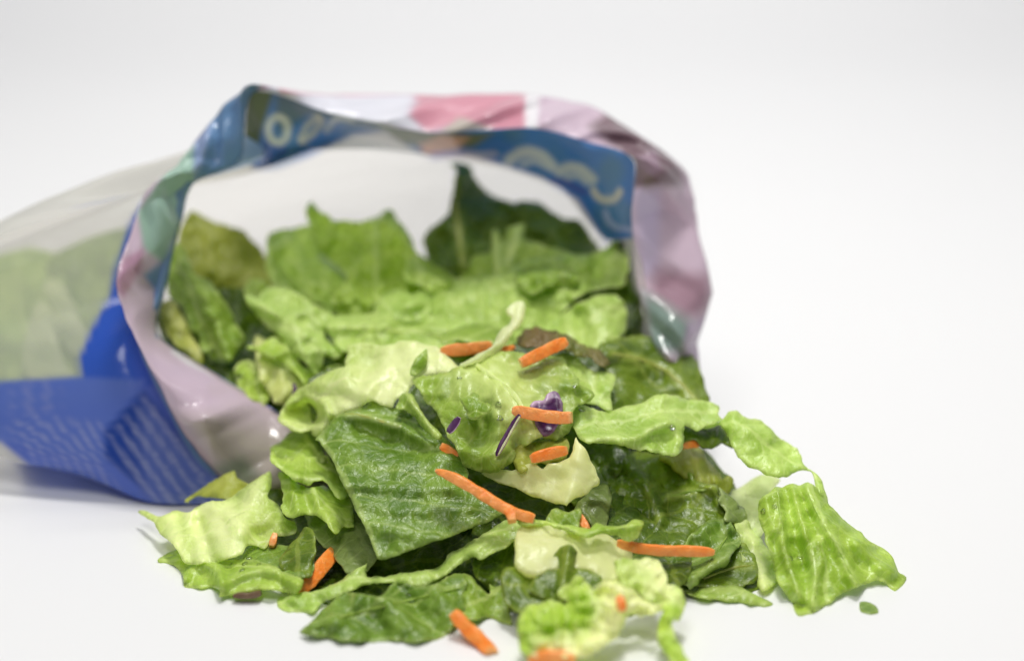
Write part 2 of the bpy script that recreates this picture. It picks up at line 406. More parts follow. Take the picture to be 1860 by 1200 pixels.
# ------------------------------------------------------------------ the salad bag
AX, LT, MC = np.array((-.8, .6)), np.array((-.6, -.8)), np.array((-.035, .52))
def tube(s, phi):
    H = np.interp(s, [-.1, 0, .05, .09, .15, .2, .26, .30], [.122, .12, .115, .1, .073, .051, .022, .005])
    Lf = np.interp(s, [0, .038, .09, .115, .2, .3], [.086, .086, .085, .087, .106, .10])
    Rt = np.interp(s, [-.05, 0, .1, .3], [-.1, -.113, -.118, -.11])
    a = math.radians(phi); sn, cs = math.sin(a), math.cos(a)
    lat = (Lf+Rt)/2 + (Lf-Rt)/2*math.copysign(abs(sn)**(.6 if cs > 0 else .75), sn)
    z = max(.0012, H/2*(1 - math.copysign(abs(cs)**(.30 if cs > 0 else .7), cs)))
    q = MC + AX*s + LT*lat
    return np.array((q[0], q[1], z))
F_ = [(760,888,545),(620,830,545),(500,745,545),(400,683,548),(290,610,552),(297,530,556),(330,400,560),(350,335,562),(436,290,563),(462,168,560),
      (600,206,566),(770,240,568),(960,233,566),(1060,256,564),(1150,290,560),(1147,390,558),(1158,520,555),(1185,640,550),(1180,760,546),(1050,850,545),(900,886,545)]
C_ = [(740,903,547),(560,905,541),(436,878,535),(333,795,529),(238,615,526),(207,510,530),(252,385,541),(313,295,554),(385,222,562),(459,160,566),
      (600,166,590),(770,167,592),(965,174,590),(1085,192,588),(1229,302,580),(1260,390,576),(1284,520,570),(1273,650,562),(1250,780,555),(1120,875,552),(900,902,551)]
PHI = [0,25,45,62,80,92,108,120,132,146,163,181,200,215,232,248,266,285,305,325,343]
I_ = {1:(500,908,538),2:(356,918,533),3:(282,836,532),4:(214,640,537),8:(446,298,572),9:(470,308,588),10:(600,264,598),11:(760,274,602),12:(930,306,602),13:(1040,352,596),14:(1100,430,586),15:(1146,440,572)}
NA = 480
def wpt(t): return P(t[0], t[1], min(t[2]/1000, ground(t[1]) - .0012))
def periodic(rows):
    """rows: 21 points -> NA points round the mouth"""
    return catmull([np.array(r) for r in rows], .0001)[:0] if False else _per(rows)
def _per(rows):
    n = len(rows); out = []
    for i in range(NA):
        u = i/NA*n; k = int(u); t = u-k
        p0, p1, p2, p3 = [np.array(rows[(k+d) % n]) for d in (-1, 0, 1, 2)]
        h1 = 2*t**3-3*t*t+1; h2 = t**3-2*t*t+t; h3 = -2*t**3+3*t*t; h4 = t**3-t*t
        out.append(h1*p1 + h2*.42*(p2-p0) + h3*p2 + h4*.42*(p3-p1))
    return np.array(out)
def sval(p): return float((p[:2]-MC) @ AX)
def grid_faces(nr, na):
    return [(r*na+i, r*na+(i+1) % na, (r+1)*na+(i+1) % na, (r+1)*na+i) for r in range(nr-1) for i in range(na)]
bag = bpy.data.objects.new('salad_bag', None); COL.objects.link(bag)
tag(bag, 'open plastic salad bag lying on its side with blue printing and a turned back mouth', 'salad bag')
FILM = film_mat('bag_film', .5)
CUFF = film_mat('cuff_film', .1)

Fr = [wpt(p) for p in F_]
stations = []
VS = [0, .10, .22, .34, .5, .66, .82, 1.0]
for k in range(21):
    f = Fr[k]; s0 = sval(f); row = [f]
    if k in I_: i1 = wpt(I_[k]); s1 = sval(i1)
    else:
        s1 = s0 + .018; t1 = tube(s1, PHI[k]); q_ = .5 if k in (0, 1, 2, 3) else .8; i1 = f*q_ + t1*(1-q_)
    row.append(i1)
    for v in VS[2:]:
        u = (v-.10)/.90; row.append(tube(s1 + (.30-s1)*u, PHI[k]))
    stations.append(row)
NV = 200
rings = [_per([stations[k][j] for k in range(21)]) for j in range(len(VS))]
body = []; cens = []
for r in range(NV):
    v = (r/(NV-1))**1.35
    j = max(0, min(len(VS)-2, int(np.searchsorted(VS, v, 'right'))-1)); t = (v-VS[j])/(VS[j+1]-VS[j])
    p0, p1, p2, p3 = rings[max(j-1, 0)], rings[j], rings[j+1], rings[min(j+2, len(VS)-1)]
    m1 = (p2-p0)*.5; m2 = (p3-p1)*.5
    h1 = 2*t**3-3*t*t+1; h2 = t**3-2*t*t+t; h3 = -2*t**3+3*t*t; h4 = t**3-t*t
    q = h1*p1 + h2*m1 + h3*p2 + h4*m2
    cen = q.mean(0); cens.append(np.tile(cen, (NA, 1)))
    for i in range(NA):
        d = q[i]-cen; d /= np.linalg.norm(d)+1e-9
        ph = i/NA*6.28
        a = min(1, v/.12)
        q[i] += d*a*(.0024*fbm(math.cos(ph)*1.6+3, math.sin(ph)*1.6, v*5, 3) + .0012*noise.noise((ph*5+v*9, v*3, 4)))
        q[i][2] = max(q[i][2], .001)
    body.append(q)
body = np.concatenate(body); nb = len(body)
nk_ = 0
kk = np.tile(np.arange(NA)/NA*21, NV); vv = np.repeat((np.arange(NV)/(NV-1))**1.35, NA)
bx, by = project(body)
nz = np.array([noise.noise((x/60, y/60, 2)) for x, y in zip(bx, by)])
print_ = np.tile(np.array(lin((78, 106, 200))), (nb, 1)); ink = np.zeros(nb)
od = body - np.concatenate(cens); tv = np.array((0, 0, CAM_H)) - body
facing = (od*tv).sum(1)/(np.linalg.norm(od, axis=1)*np.linalg.norm(tv, axis=1))
outer = ((kk < 8.2) | (kk > 19.5)) & (facing > -.12)
BLUE = [(285,330),(255,372),(238,400),(214,470),(200,535),(162,605),(144,650),(148,683),(70,688),(0,692),(-200,700),(-220,790),(0,800),(60,850),(160,893),(250,960),(400,1000),(620,1000),(620,700),(300,560),(330,400),(300,340)]
def soft(poly, x, y, wd=5):
    return np.clip(.5 + np.where(inside(x, y, poly), 1, -1)*seg_dist(x, y, poly, True)/wd/2, 0, 1)
lipm = ((kk > 2.2) & (kk < 8.4) & ((vv < .07) | ~outer) & (vv < .2)) * np.clip((.2-vv)/.05, 0, 1)
ink = np.maximum(ink, lipm*.85); paint_late = lipm
m = soft(BLUE, bx, by)*outer
ink = np.maximum(ink, m*.97)
def paint(mask, c, arr): arr += mask[:, None]*(np.array(lin(c)) - arr)
paint(soft([(262,355),(238,400),(214,470),(200,535),(162,605),(144,650),(150,690),(280,700),(300,560),(330,400)], bx, by)*outer, (44, 90, 200), print_)
paint(soft([(0,690),(150,684),(265,690),(190,785),(195,840),(0,800),(-200,800),(-200,690)], bx, by)*outer, (92, 118, 204), print_)
NAVY = [(262,708),(190,782),(190,830),(300,925),(470,960),(600,940),(420,850),(330,790)]
paint(soft(NAVY, bx, by)*outer, (18, 64, 158), print_)
paint(soft([(262,722),(250,800),(262,900),(300,960),(600,940),(420,850),(330,790)], bx, by, 14)*outer, (88, 108, 184), print_)
paint(soft([(318,756),(420,850),(560,930),(470,900),(350,810)], bx, by, 8)*outer*.8, (60, 116, 186), print_)
# rows of small white print, too small to read
def rows(mask, ang, pitch, col, strength, ph=0.0):
    ca, sa = math.cos(ang), math.sin(ang)
    al, pe = bx*ca + by*sa, -bx*sa + by*ca
    fr = np.abs(((pe/pitch + ph) % 1) - .5)*2
    line = np.clip((fr - .42)/.25, 0, 1)
    row = np.floor(pe/pitch + ph + .0)
    wd = np.array([noise.noise((a/7, r_*3.1, 8)) + .6*noise.noise((a/16, r_*5.7, 3)) for a, r_ in zip(al, row)])
    paint(mask*line*np.clip(.72 + wd*.55, 0, 1)*strength, col, print_)
rows(soft([(262,720),(200,790),(200,830),(290,915),(440,960),(560,930),(400,835),(320,775)], bx, by, 8)*outer, 0.95, 23, (176, 182, 212), .5)
rows(soft([(10,772),(60,752),(185,768),(190,850),(240,925),(160,905),(60,840)], bx, by, 8)*outer, 1.15, 17, (176, 182, 216), .5, .3)
rows(soft([(20,690),(110,690),(110,745),(60,752),(20,752)], bx, by, 8)*outer, 1.5, 34, (150, 156, 206), .45)
# the printed band seen inside the mouth, under the fold
inner = (kk > 8.35) & (kk < 16.2) & (vv < .5)
BAND = [(440,120),(444,292),(466,306),(500,306),(560,284),(640,244),(700,238),(735,262),(790,288),(850,282),(905,296),(985,322),(1050,362),(1086,418),(1100,438),(1150,432),(1160,250),(1060,180),(960,150),(760,150),(460,120)]
m = soft(BAND, bx, by, 4)*inner
ink = np.maximum(ink, m*.93)
paint(m, (40, 116, 196), print_)
paint(m*np.clip(nz*2.2, 0, 1)*.6, (70, 122, 152), print_)
paint(soft([(444,150),(500,160),(478,230),(462,300),(440,300)], bx, by)*inner, (70, 88, 26), print_)
paint(soft([(500,165),(620,200),(760,236),(760,262),(660,232),(560,210),(500,250)], bx, by, 8)*inner, (60, 100, 124), print_)
paint(soft([(455,300),(480,262),(525,250),(520,286),(490,304)], bx, by)*inner, (34, 92, 172), print_)
paint(soft([(690,228),(770,238),(850,244),(900,240),(860,268),(770,262),(720,262)], bx, by, 6)*inner, (110, 122, 92), print_)
paint(soft([(762,262),(800,246),(850,250),(830,272),(770,282)], bx, by, 6)*inner, (228, 176, 156), print_)
paint(soft([(770,282),(850,274),(900,296),(850,300)], bx, by, 6)*inner, (176, 160, 196), print_)
def stroke(line, wd, c, closed=False, s=.9): paint(np.clip(1.4 - seg_dist(bx, by, line, closed)/wd*1.2, 0, 1)*inner*s, c, print_)
ring = [(505+19*math.cos(a)*.95, 236+24*math.sin(a)) for a in np.arange(0, 6.28, .5)]
stroke(ring, 8, (216, 220, 200), True)
stroke([(545,252),(558,228),(578,212),(584,222),(568,244),(548,258)], 6, (216, 214, 190), True)
stroke([(592,238),(612,214),(640,218)], 6, (206, 212, 218))
def curve(p): return [tuple(q) for q in catmull(p, 4.0, closed=False)]
stroke(curve([(925,292),(940,280),(962,276),(985,284),(1002,302)]), 13, (218, 222, 220))
stroke(curve([(950,298),(970,292),(990,300)]), 9, (200, 208, 214), s=.8)
stroke(curve([(1016,312),(1034,304),(1056,308),(1076,326)]), 12, (212, 216, 210))
stroke(curve([(1030,322),(1050,320),(1066,332)]), 8, (196, 204, 208), s=.8)
stroke(curve([(1078,346),(1086,358),(1102,364),(1118,360),(1126,348)]), 8, (222, 214, 190))
stroke(curve([(1100,386),(1106,402),(1122,414),(1148,418)]), 7, (160, 174, 212))
stroke(curve([(1005,330),(1030,334),(1062,350)]), 7, (74, 84, 170))
stroke(curve([(880,268),(905,262),(930,270)]), 8, (60, 120, 200), s=.8)
stroke([(858,282),(900,280)], 8, (190, 186, 204), s=.7)
paint(paint_late*1.0, (130, 166, 206), print_)
film = mesh_obj('film_body', body, grid_faces(NV, NA), FILM, bag)
add_attr(film, 'ink', ink); add_col(film, 'print', print_)

# the mouth of the bag turned back over itself
Cr = [wpt(p) for p in C_]
NU = 26
cf = []
rk = np.random.RandomState(5)
K1, K2, K3 = rk.uniform(-1, 1, 40), rk.uniform(-1, 1, 80), rk.uniform(-1, 1, 30)
def crease(K, x):
    n = len(K); i = int(math.floor(x)); t = x-i
    return K[i % n]*(1-t) + K[(i+1) % n]*t
fa, ca_ = _per(Fr), _per(Cr)
tow = np.array((0, -CP, SP)); view_ = np.array((0, CP, -SP))
for r in range(NU):
    u = r/(NU-1)
    q = fa*(1-u) + ca_*u + -tow[None]*0 - view_[None]*((.006 + .007*np.clip(1-np.abs(np.arange(NA)/NA*21-2.6)/2.6, 0, 1))*math.sin(math.pi*u)**.8)[:, None]
    for i in range(NA):
        ph = i/NA*21
        cr = noise.noise((ph*1.5, u*.8, 7)); cr2 = noise.noise((ph*4.2+u*2.5, u*1.2, 2)); cr3 = abs(noise.noise((ph*2.3-u*1.4, u*.6, 12)))
        q[i] += tow*(.0018*cr + .0060*crease(K1, ph/21*40 + 1.5*u) + .0042*crease(K2, ph/21*80 - 3.2*u + 7))*math.sin(math.pi*(.06+.9*u))**.7 + (q[i]-fa.mean(0))*(.004*cr2*u + .022*crease(K3, ph/21*30)*u**1.5)
        q[i][2] = max(q[i][2], .0008)
    cf.append(q)
cf = np.concatenate(cf); nc = len(cf)
cx, cy = project(cf); ck = np.tile(np.arange(NA)/NA*21, NU); cu = np.repeat(np.arange(NU)/(NU-1), NA)
cc = np.tile(np.array(lin((226, 206, 220))), (nc, 1))
def cp(poly, c, wd=5, s=1.0): paint(soft(poly, cx, cy, wd)*s, c, cc)
cp([(325,330),(355,262),(400,190),(470,140),(466,220),(450,310),(370,345),(345,365)], (116, 158, 200))
cp([(352,262),(385,222),(366,300),(352,330),(342,340)], (172, 192, 228))
cp([(250,385),(312,296),(352,262),(352,335),(330,410),(300,480),(262,452)], (184, 214, 198))
cp([(262,500),(300,470),(330,400),(352,345),(362,390),(325,500),(305,612),(284,612),(290,540)], (126, 162, 206))
cp([(205,520),(225,470),(262,450),(255,490),(225,540)], (208, 166, 190))
cp([(310,640),(318,626),(350,640),(440,690),(440,706),(340,662)], (244, 240, 244), 3)
cp([(330,644),(352,646),(415,682),(400,684)], (232, 178, 194), 3)
cp([(330,760),(470,760),(530,770),(640,860),(560,930),(420,900)], (196, 184, 176), 30)
cp([(250,680),(262,664),(330,780),(410,872),(395,880),(320,800)], (214, 186, 172), 8, .8)
cp([(380,850),(440,830),(470,862),(440,890)], (150, 160, 140), 10, .8)
cp([(468,172),(520,140),(700,140),(752,178),(740,206),(775,240),(600,214)], (238, 238, 246))
cp([(500,150),(700,150),(760,172),(640,176),(510,170)], (236, 190, 204), 3, .8)
cp([(742,150),(960,150),(958,236),(880,240),(840,222),(775,238),(745,210),(760,186)], (228, 164, 182))
cp([(800,240),(835,212),(900,236),(880,248)], (214, 206, 196), 4)
cp([(952,150),(982,150),(976,240),(954,240)], (248, 246, 248), 3)
cp([(1070,230),(1110,200),(1180,220),(1240,310),(1240,336),(1148,344),(1130,280)], (140, 112, 122), 9)
cp([(1150,290),(1190,270),(1200,310),(1160,330)], (176, 148, 166), 6)
cp([(1148,345),(1200,340),(1196,500),(1165,500)], (222, 208, 230), 10)
cp([(1192,490),(1290,500),(1290,560),(1230,590),(1175,560)], (186, 150, 166), 14)
cp([(1166,530),(1200,545),(1262,590),(1240,640),(1180,640)], (150, 172, 162), 14)
cp([(1250,590),(1300,570),(1300,680),(1240,680)], (196, 172, 200), 8)
cuff = mesh_obj('cuff', cf, grid_faces(NU, NA), CUFF, bag)
add_attr(cuff, 'ink', np.full(nc, .94)); add_col(cuff, 'print', cc)
cuff.data.set_sharp_from_angle(angle=math.radians(32))
sm = cuff.modifiers.new('thickness', 'SOLIDIFY'); sm.thickness = .0002
# heat seal across the closed end
vs_, fs = [], []
for i in range(24):
    lat = -.11 + .20*i/23
    for dz in (-.0009, .0009):
        for ds in (0, .012):
            q = MC + AX*(.298+ds) + LT*lat; vs_.append((q[0], q[1], .0035+dz+.0006*math.sin(i*1.9)))
for i in range(23):
    a = i*4; b = a+4; fs += [(a, a+1, b+1, b), (a+2, b+2, b+3, a+3), (a, b, b+2, a+2), (a+1, a+3, b+3, b+1)]
sl = mesh_obj('end_seal', vs_, fs, CUFF, bag); add_attr(sl, 'ink', [.5]*96); add_col(sl, 'print', [lin((210, 205, 205))]*96)
# ------------------------------------------------------------------ lettuce inside the mouth of the bag
IN = 'lettuce pieces still inside the bag mouth'
leaf('lettuce_leaf', 'olive green lettuce leaf standing at the back beside the teal part of the cuff', [(120,440),(185,300),(220,298),(290,340),(400,375),(470,400),(530,470),(575,530),(600,620),(620,760),(480,800),(330,800),(220,740),(150,600)],
     [(200,320,610),(560,560,606),(300,760,590)], 'olive', 'A', group=IN, ridges=[([(560,640),(300,600)],20,2)], pale=[([(600,660),(380,640)],26,.5)])
leaf('lettuce_leaf', 'dark green lettuce piece in the hollow behind the curved shiny leaf', [(340,760),(390,690),(470,650),(560,660),(640,720),(640,900),(560,1000),(440,980),(400,880)], [(400,700,603),(600,720,603),(500,950,590)], 'deep', 'A', group=IN)
leaf('lettuce_leaf', 'curved shiny green leaf hugging the blue inner side of the cuff', [(95,470),(140,470),(190,560),(215,620),(290,660),(370,770),(420,870),(470,960),(440,1020),(400,1080),(360,1095),(300,1080),(250,1020),(205,930),(140,800),(70,720),(60,600)],
     [(120,490,590),(290,700,571),(120,640,580),(430,950,566),(300,1060,562)], 'mid', 'A', group=IN, ridges=[([(170,560),(250,720),(330,900),(380,1040)],16,4)], axis=[(120,480),(360,1080)])
leaf('lettuce_stalk', 'pale ribbed lettuce sliver pressed against the cuff edge', [(40,775),(80,755),(120,790),(170,880),(210,960),(255,1060),(240,1100),(180,1060),(100,970),(45,900)], [(60,780,566),(240,1070,558),(60,900,561)], 'olive', 'A', group=IN, pale=[([(80,790),(150,900),(230,1030)],12,.9)])
leaf('lettuce_leaf', 'pale blistered leaf tucked behind the tall bright leaf', [(600,420),(640,395),(700,385),(800,370),(840,440),(910,540),(1000,600),(1000,760),(960,860),(860,830),(740,760),(640,700),(585,620),(580,500)],
     [(620,410,605),(900,560,602),(640,680,585),(940,830,580)], 'light', 'A', group=IN, amp=3, blister=1.2, ridges=[([(660,560),(760,700),(880,780)],14,-3)])
tall = leaf('lettuce_leaf', 'tall bright yellow green leaf with a notched top standing in the bag mouth', [(785,290),(800,260),(825,250),(860,290),(930,330),(980,345),(1070,350),(1140,330),(1190,300),(1245,290),(1262,330),(1310,400),(1345,470),(1420,580),(1500,680),(1500,900),(1380,900),(1200,900),(1000,900),(935,810),(918,730),(995,640),(968,600),(900,540),(850,480),(812,400)],
     [(820,270,604),(1230,300,606),(950,600,589),(1400,620,592),(1000,860,572),(1450,860,574)], 'bright', 'A', group=IN, amp=3.5, blister=1.3, rag=3,
     ridges=[([(1150,360),(1160,560),(1150,760)],18,3.5),([(1330,500),(1310,700),(1300,800)],14,3),([(1040,560),(1020,700)],26,3),([(900,330),(910,450)],12,2.5)], axis=[(1150,860),(1150,300)])
peak = leaf('lettuce_leaf', 'dark green peaked leaf with a pale central vein at the very back', [(215,50),(260,45),(330,65),(350,130),(440,210),(540,250),(620,240),(700,255),(800,330),(900,350),(950,420),(1000,500),(980,620),(700,660),(520,680),(300,700),(200,680),(130,600),(80,450),(120,380),(210,310),(225,240),(245,140),(255,85)],
     [(240,60,622),(900,380,618),(120,460,612),(500,600,600),(900,600,598)], 'dark', 'B', group=IN, amp=3.5, pale=[([(250,280),(275,480),(290,600)],7,.6)], ridges=[([(250,100),(265,300),(290,600)],20,3),([(460,220),(540,400)],30,-4)], axis=[(290,620),(240,60)])
leaf('lettuce_leaf', 'bright green frayed leaf with pale upright ribs in front of the dark peaked leaf', [(250,690),(330,540),(390,510),(425,500),(440,390),(475,400),(490,450),(535,380),(600,362),(605,430),(660,460),(760,490),(860,520),(900,640),(700,680),(520,700),(330,730)],
     [(330,600,596),(560,380,603),(840,560,592),(520,690,582)], 'bright', 'B', group=IN, pale=[([(455,420),(470,620)],8,.7),([(575,390),(520,560)],10,.7)], ridges=[([(455,420),(470,640)],9,2.5),([(575,390),(510,600)],12,2.5)])
leaf('lettuce_leaf', 'very dark leaf in the gap beside the lilac part of the cuff', [(1080,440),(1170,430),(1195,600),(1215,800),(1225,980),(1140,990),(1100,800),(1080,640)], [(1100,450,588),(1190,600,580),(1150,960,566)], 'deep', 'B', group=IN)
leaf('lettuce_leaf', 'broad pale green leaf lying across the bag mouth below the frayed bright leaf', [(20,740),(120,690),(250,650),(400,630),(520,590),(640,540),(760,530),(860,520),(940,520),(1040,480),(1105,430),(1150,480),(1145,600),(1110,680),(1000,700),(900,730),(840,775),(790,840),(810,920),(700,1000),(500,960),(300,960),(100,940),(-40,880)],
     [(60,740,580),(640,560,588),(1100,460,586),(500,700,577),(1080,660,572),(780,860,561),(300,930,556)], 'light', 'B', group=IN, amp=3.5, blister=1.0, ridges=[([(640,600),(300,690)],24,2.5),([(860,560),(700,740)],22,2.5),([(980,510),(1000,680)],16,-3)], axis=[(100,820),(1100,500)])
leaf('lettuce_leaf', 'rounded pale green leaf end right above the brown wilted crumple', [(770,850),(880,780),(980,735),(1080,728),(1125,770),(1145,850),(1130,920),(1060,985),(960,1020),(850,1000),(760,980),(700,930)], [(980,740,566),(1120,850,560),(760,930,553),(980,1000,547)], 'light', 'B', group=IN, amp=2.5, ridges=[([(890,800),(910,960)],12,-3),([(1000,780),(1010,950)],30,3)])
leaf('lettuce_leaf', 'dark filler leaf standing in for shade in the slit above the rounded pale leaf end', [(760,760),(900,690),(1080,650),(1150,690),(1140,900),(1000,930),(800,930)], [(900,700,580),(1130,700,578),(900,920,570)], 'deep', 'B', group=IN)  # filler sheet added in deep green so the open slit reads as shade
veined = leaf('lettuce_leaf', 'long pale veined leaf lying flat behind the rolled cream leaf', [(890,880),(915,842),(1000,835),(1100,825),(1240,820),(1380,835),(1500,840),(1640,860),(1740,910),(1720,1000),(1560,1060),(1400,1060),(1250,1060),(1100,1050),(1000,1030),(950,990),(905,925)],
     [(900,890,556),(1240,825,566),(1700,880,562),(1000,1020,548),(1500,1050,545)], 'light', 'A', group=IN, ridges=[([(900,900),(1200,880),(1600,920)],10,2),([(1100,960),(1240,860)],8,1.2)], axis=[(900,900),(1700,930)])
leaf('lettuce_leaf', 'pale green torn leaf reaching over toward the cuff with a pointed tip', [(465,740),(490,725),(540,740),(590,690),(680,690),(740,720),(850,790),(930,840),(900,900),(890,950),(940,990),(985,1030),(930,1060),(885,1040),(875,1100),(850,1145),(790,1090),(720,1030),(640,940),(560,870),(500,800)],
     [(480,735,566),(680,700,568),(920,850,560),(640,900,556),(860,1120,546),(970,1030,548)], 'light', 'A', group=IN, rag=2.5, amp=2.5, blister=.9, ridges=[([(500,760),(720,880),(900,1020)],9,2.2),([(620,820),(800,1040)],14,2)], pale=[([(700,860),(800,1060)],40,.3)], axis=[(480,740),(900,1080)])
leaf('lettuce_leaf', 'small bright green leaf with an upturned edge under the torn pale leaf', [(480,1000),(550,985),(620,945),(665,975),(720,1040),(790,1110),(850,1150),(900,1100),(960,1090),(980,1140),(900,1210),(830,1240),(785,1225),(768,1170),(700,1110),(630,1070),(560,1045),(530,1015)],
     [(490,1000,553),(660,970,556),(780,1180,543),(950,1120,545)], 'bright', 'A', group=IN, ridges=[([(500,1003),(640,1060),(780,1180)],8,2)])
leaf('lettuce_stalk', 'dull beige lettuce rib in shade below the small bright leaf', [(530,940),(640,1000),(740,1090),(790,1180),(760,1290),(640,1290),(560,1180),(530,1080)], [(560,960,560),(780,1180,552),(640,1270,545)], 'cream', 'A', group=IN)
leaf('lettuce_leaf', 'yellow green crumpled piece at the lip of the cuff', [(425,1110),(480,1070),(525,1085),(570,1150),(600,1230),(580,1300),(500,1290),(430,1190)], [(480,1075,556),(590,1230,548),(440,1170,550)], 'lime', 'A', group=IN, amp=3, blister=1.2)
leaf('lettuce_leaf', 'dark green sheet at the bottom of the bag mouth under all the others', [(290,560),(420,520),(620,560),(900,570),(1150,560),(1220,640),(1180,760),(960,800),(700,800),(520,780),(400,690),(310,640)], [(300,580,575),(1150,580,590),(500,760,549),(1000,760,545)], 'deep', 'N', group=IN, amp=4)
leaf('lettuce_leaf', 'small torn light piece overlapping the foot of the tall bright leaf', [(1140,820),(1180,740),(1260,700),(1330,730),(1400,720),(1440,780),(1410,850),(1320,880),(1220,860)], [(1180,760,571),(1400,740,574),(1300,870,560)], 'light', 'A', group=IN, amp=2.5, rag=3, ridges=[([(1200,800),(1400,770)],12,2.5)])
leaf('lettuce_leaf', 'folded mid green piece lying on the broad pale leaf near the dark slit', [(560,610),(640,570),(760,560),(860,590),(900,640),(830,690),(740,680),(650,720),(580,690)], [(600,610,577),(860,600,579),(620,700,567),(820,680,568)], 'mid', 'B', group=IN, amp=2.5, rag=3, ridges=[([(580,660),(760,610),(880,640)],12,3)])
leaf('lettuce_leaf', 'bright narrow torn strip between the tall leaf and the dark peaked leaf', [(0,560),(60,520),(110,560),(180,600),(250,640),(240,700),(160,720),(60,680),(-10,640)], [(40,540,592),(230,650,588),(60,680,578)], 'bright', 'B', group=IN, amp=2.5, rag=3, ridges=[([(20,580),(200,670)],12,3)])
leaf('lettuce_leaf', 'small bright curl in front of the olive leaf', [(470,690),(520,640),(570,650),(600,700),(590,770),(540,800),(490,770)], [(500,660,592),(590,720,588),(520,790,578)], 'bright', 'A', group=IN, amp=2.5, rag=3)
# lettuce seen through the clear film
TH = 'lettuce pieces behind the clear film'
leaf('lettuce_leaf', 'hazy dark green leaf behind the clear film next to the blue strip', [(90,470),(140,440),(225,415),(262,420),(250,520),(200,600),(150,640),(100,600),(80,530)], [(140,450,628),(240,430,622),(150,620,612)], 'mid', 'N', group=TH, amp=4)
leaf('lettuce_leaf', 'hazy pale green leaf behind the clear film at the picture edge', [(-60,480),(0,462),(60,450),(110,470),(110,560),(80,640),(40,690),(-60,690)], [(0,480,640),(100,480,630),(20,660,612)], 'light', 'N', group=TH, amp=4)
leaf('lettuce_stalk', 'upright whitish stalk piece behind the clear film', [(80,515),(108,510),(128,545),(150,590),(160,625),(140,640),(112,620),(96,570)], [(90,520,614),(150,620,605)], 'white', 'N', group=TH, th=.002)
leaf('lettuce_stalk', 'second whitish stalk piece behind the film lower down than the upright one', [(48,600),(70,545),(90,560),(110,640),(130,685),(60,690),(40,660)], [(70,560,610),(100,680,600)], 'white', 'N', group=TH, th=.002)
leaf('lettuce_leaf', 'dull green leaf behind the film just above the blue printed panel', [(-60,620),(60,600),(160,610),(230,560),(260,600),(220,720),(100,740),(-60,740)], [(0,620,622),(220,600,615),(60,720,600)], 'bright', 'N', group=TH, amp=4)

# ------------------------------------------------------------------ dark leaves deep in the heap
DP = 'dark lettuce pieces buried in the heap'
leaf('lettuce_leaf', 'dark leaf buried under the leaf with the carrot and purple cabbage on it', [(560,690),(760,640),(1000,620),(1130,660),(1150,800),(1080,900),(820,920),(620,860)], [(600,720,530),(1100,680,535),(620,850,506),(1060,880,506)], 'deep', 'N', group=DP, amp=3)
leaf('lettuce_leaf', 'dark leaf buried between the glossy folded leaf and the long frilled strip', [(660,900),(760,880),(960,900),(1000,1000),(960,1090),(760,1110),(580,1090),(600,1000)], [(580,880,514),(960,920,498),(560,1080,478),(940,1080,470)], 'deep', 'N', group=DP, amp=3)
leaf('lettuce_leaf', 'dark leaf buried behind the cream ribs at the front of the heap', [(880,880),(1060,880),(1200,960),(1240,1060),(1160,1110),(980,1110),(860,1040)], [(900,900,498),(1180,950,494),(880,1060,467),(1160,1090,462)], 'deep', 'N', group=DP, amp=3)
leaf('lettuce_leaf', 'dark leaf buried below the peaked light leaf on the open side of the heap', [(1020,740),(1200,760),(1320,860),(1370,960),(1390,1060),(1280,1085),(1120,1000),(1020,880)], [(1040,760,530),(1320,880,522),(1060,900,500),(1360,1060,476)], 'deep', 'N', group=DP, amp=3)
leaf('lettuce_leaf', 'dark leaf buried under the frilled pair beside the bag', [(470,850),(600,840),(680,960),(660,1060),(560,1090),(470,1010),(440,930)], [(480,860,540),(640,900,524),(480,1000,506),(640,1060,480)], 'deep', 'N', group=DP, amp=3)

# ------------------------------------------------------------------ top of the heap
leaf('lettuce_leaf', 'light leaf edge arching over the shaded carrot shred', [(200,190),(330,145),(440,105),(560,115),(700,150),(740,230),(640,260),(560,235),(470,238),(400,212),(330,206),(290,230),(240,232)], [(250,200,540),(500,120,552),(700,180,545),(480,235,534)], 'mid', 'D', amp=1.5, ridges=[([(250,222),(330,200),(420,214),(560,232)],8,1.5)], pale=[([(250,225),(330,203),(400,214),(470,238)],8,.35)])
leaf('lettuce_leaf', 'brown wilted crumpled leaf on top of the heap behind the tilted carrot shred', [(745,215),(770,175),(820,140),(870,128),(960,150),(1020,158),(1100,190),(1180,240),(1290,280),(1340,320),(1385,375),(1350,400),(1300,370),(1240,330),(1170,330),(1080,290),(960,260),(870,260),(790,265),(750,250)],
     [(760,220,528),(900,140,536),(1340,340,527),(900,255,520),(1180,310,521)], 'wilt', 'D', amp=3, blister=2.2, rag=3.5, brown=[([(790,220),(900,175)],60,.9),([(1290,300),(1350,360)],35,.6)])
leaf('lettuce_leaf', 'matte light green leaf peeking out beside the brown wilted leaf', [(960,380),(1000,320),(1060,300),(1150,330),(1250,410),(1330,430),(1422,455),(1410,520),(1385,580),(1392,690),(1340,680),(1280,645),(1200,640),(1100,640),(1020,540)], [(1060,310,526),(1410,470,520),(1040,560,508),(1370,680,511)], 'light', 'D', amp=2, fine_edge=True, ridges=[([(1100,360),(1260,560)],14,-2)])
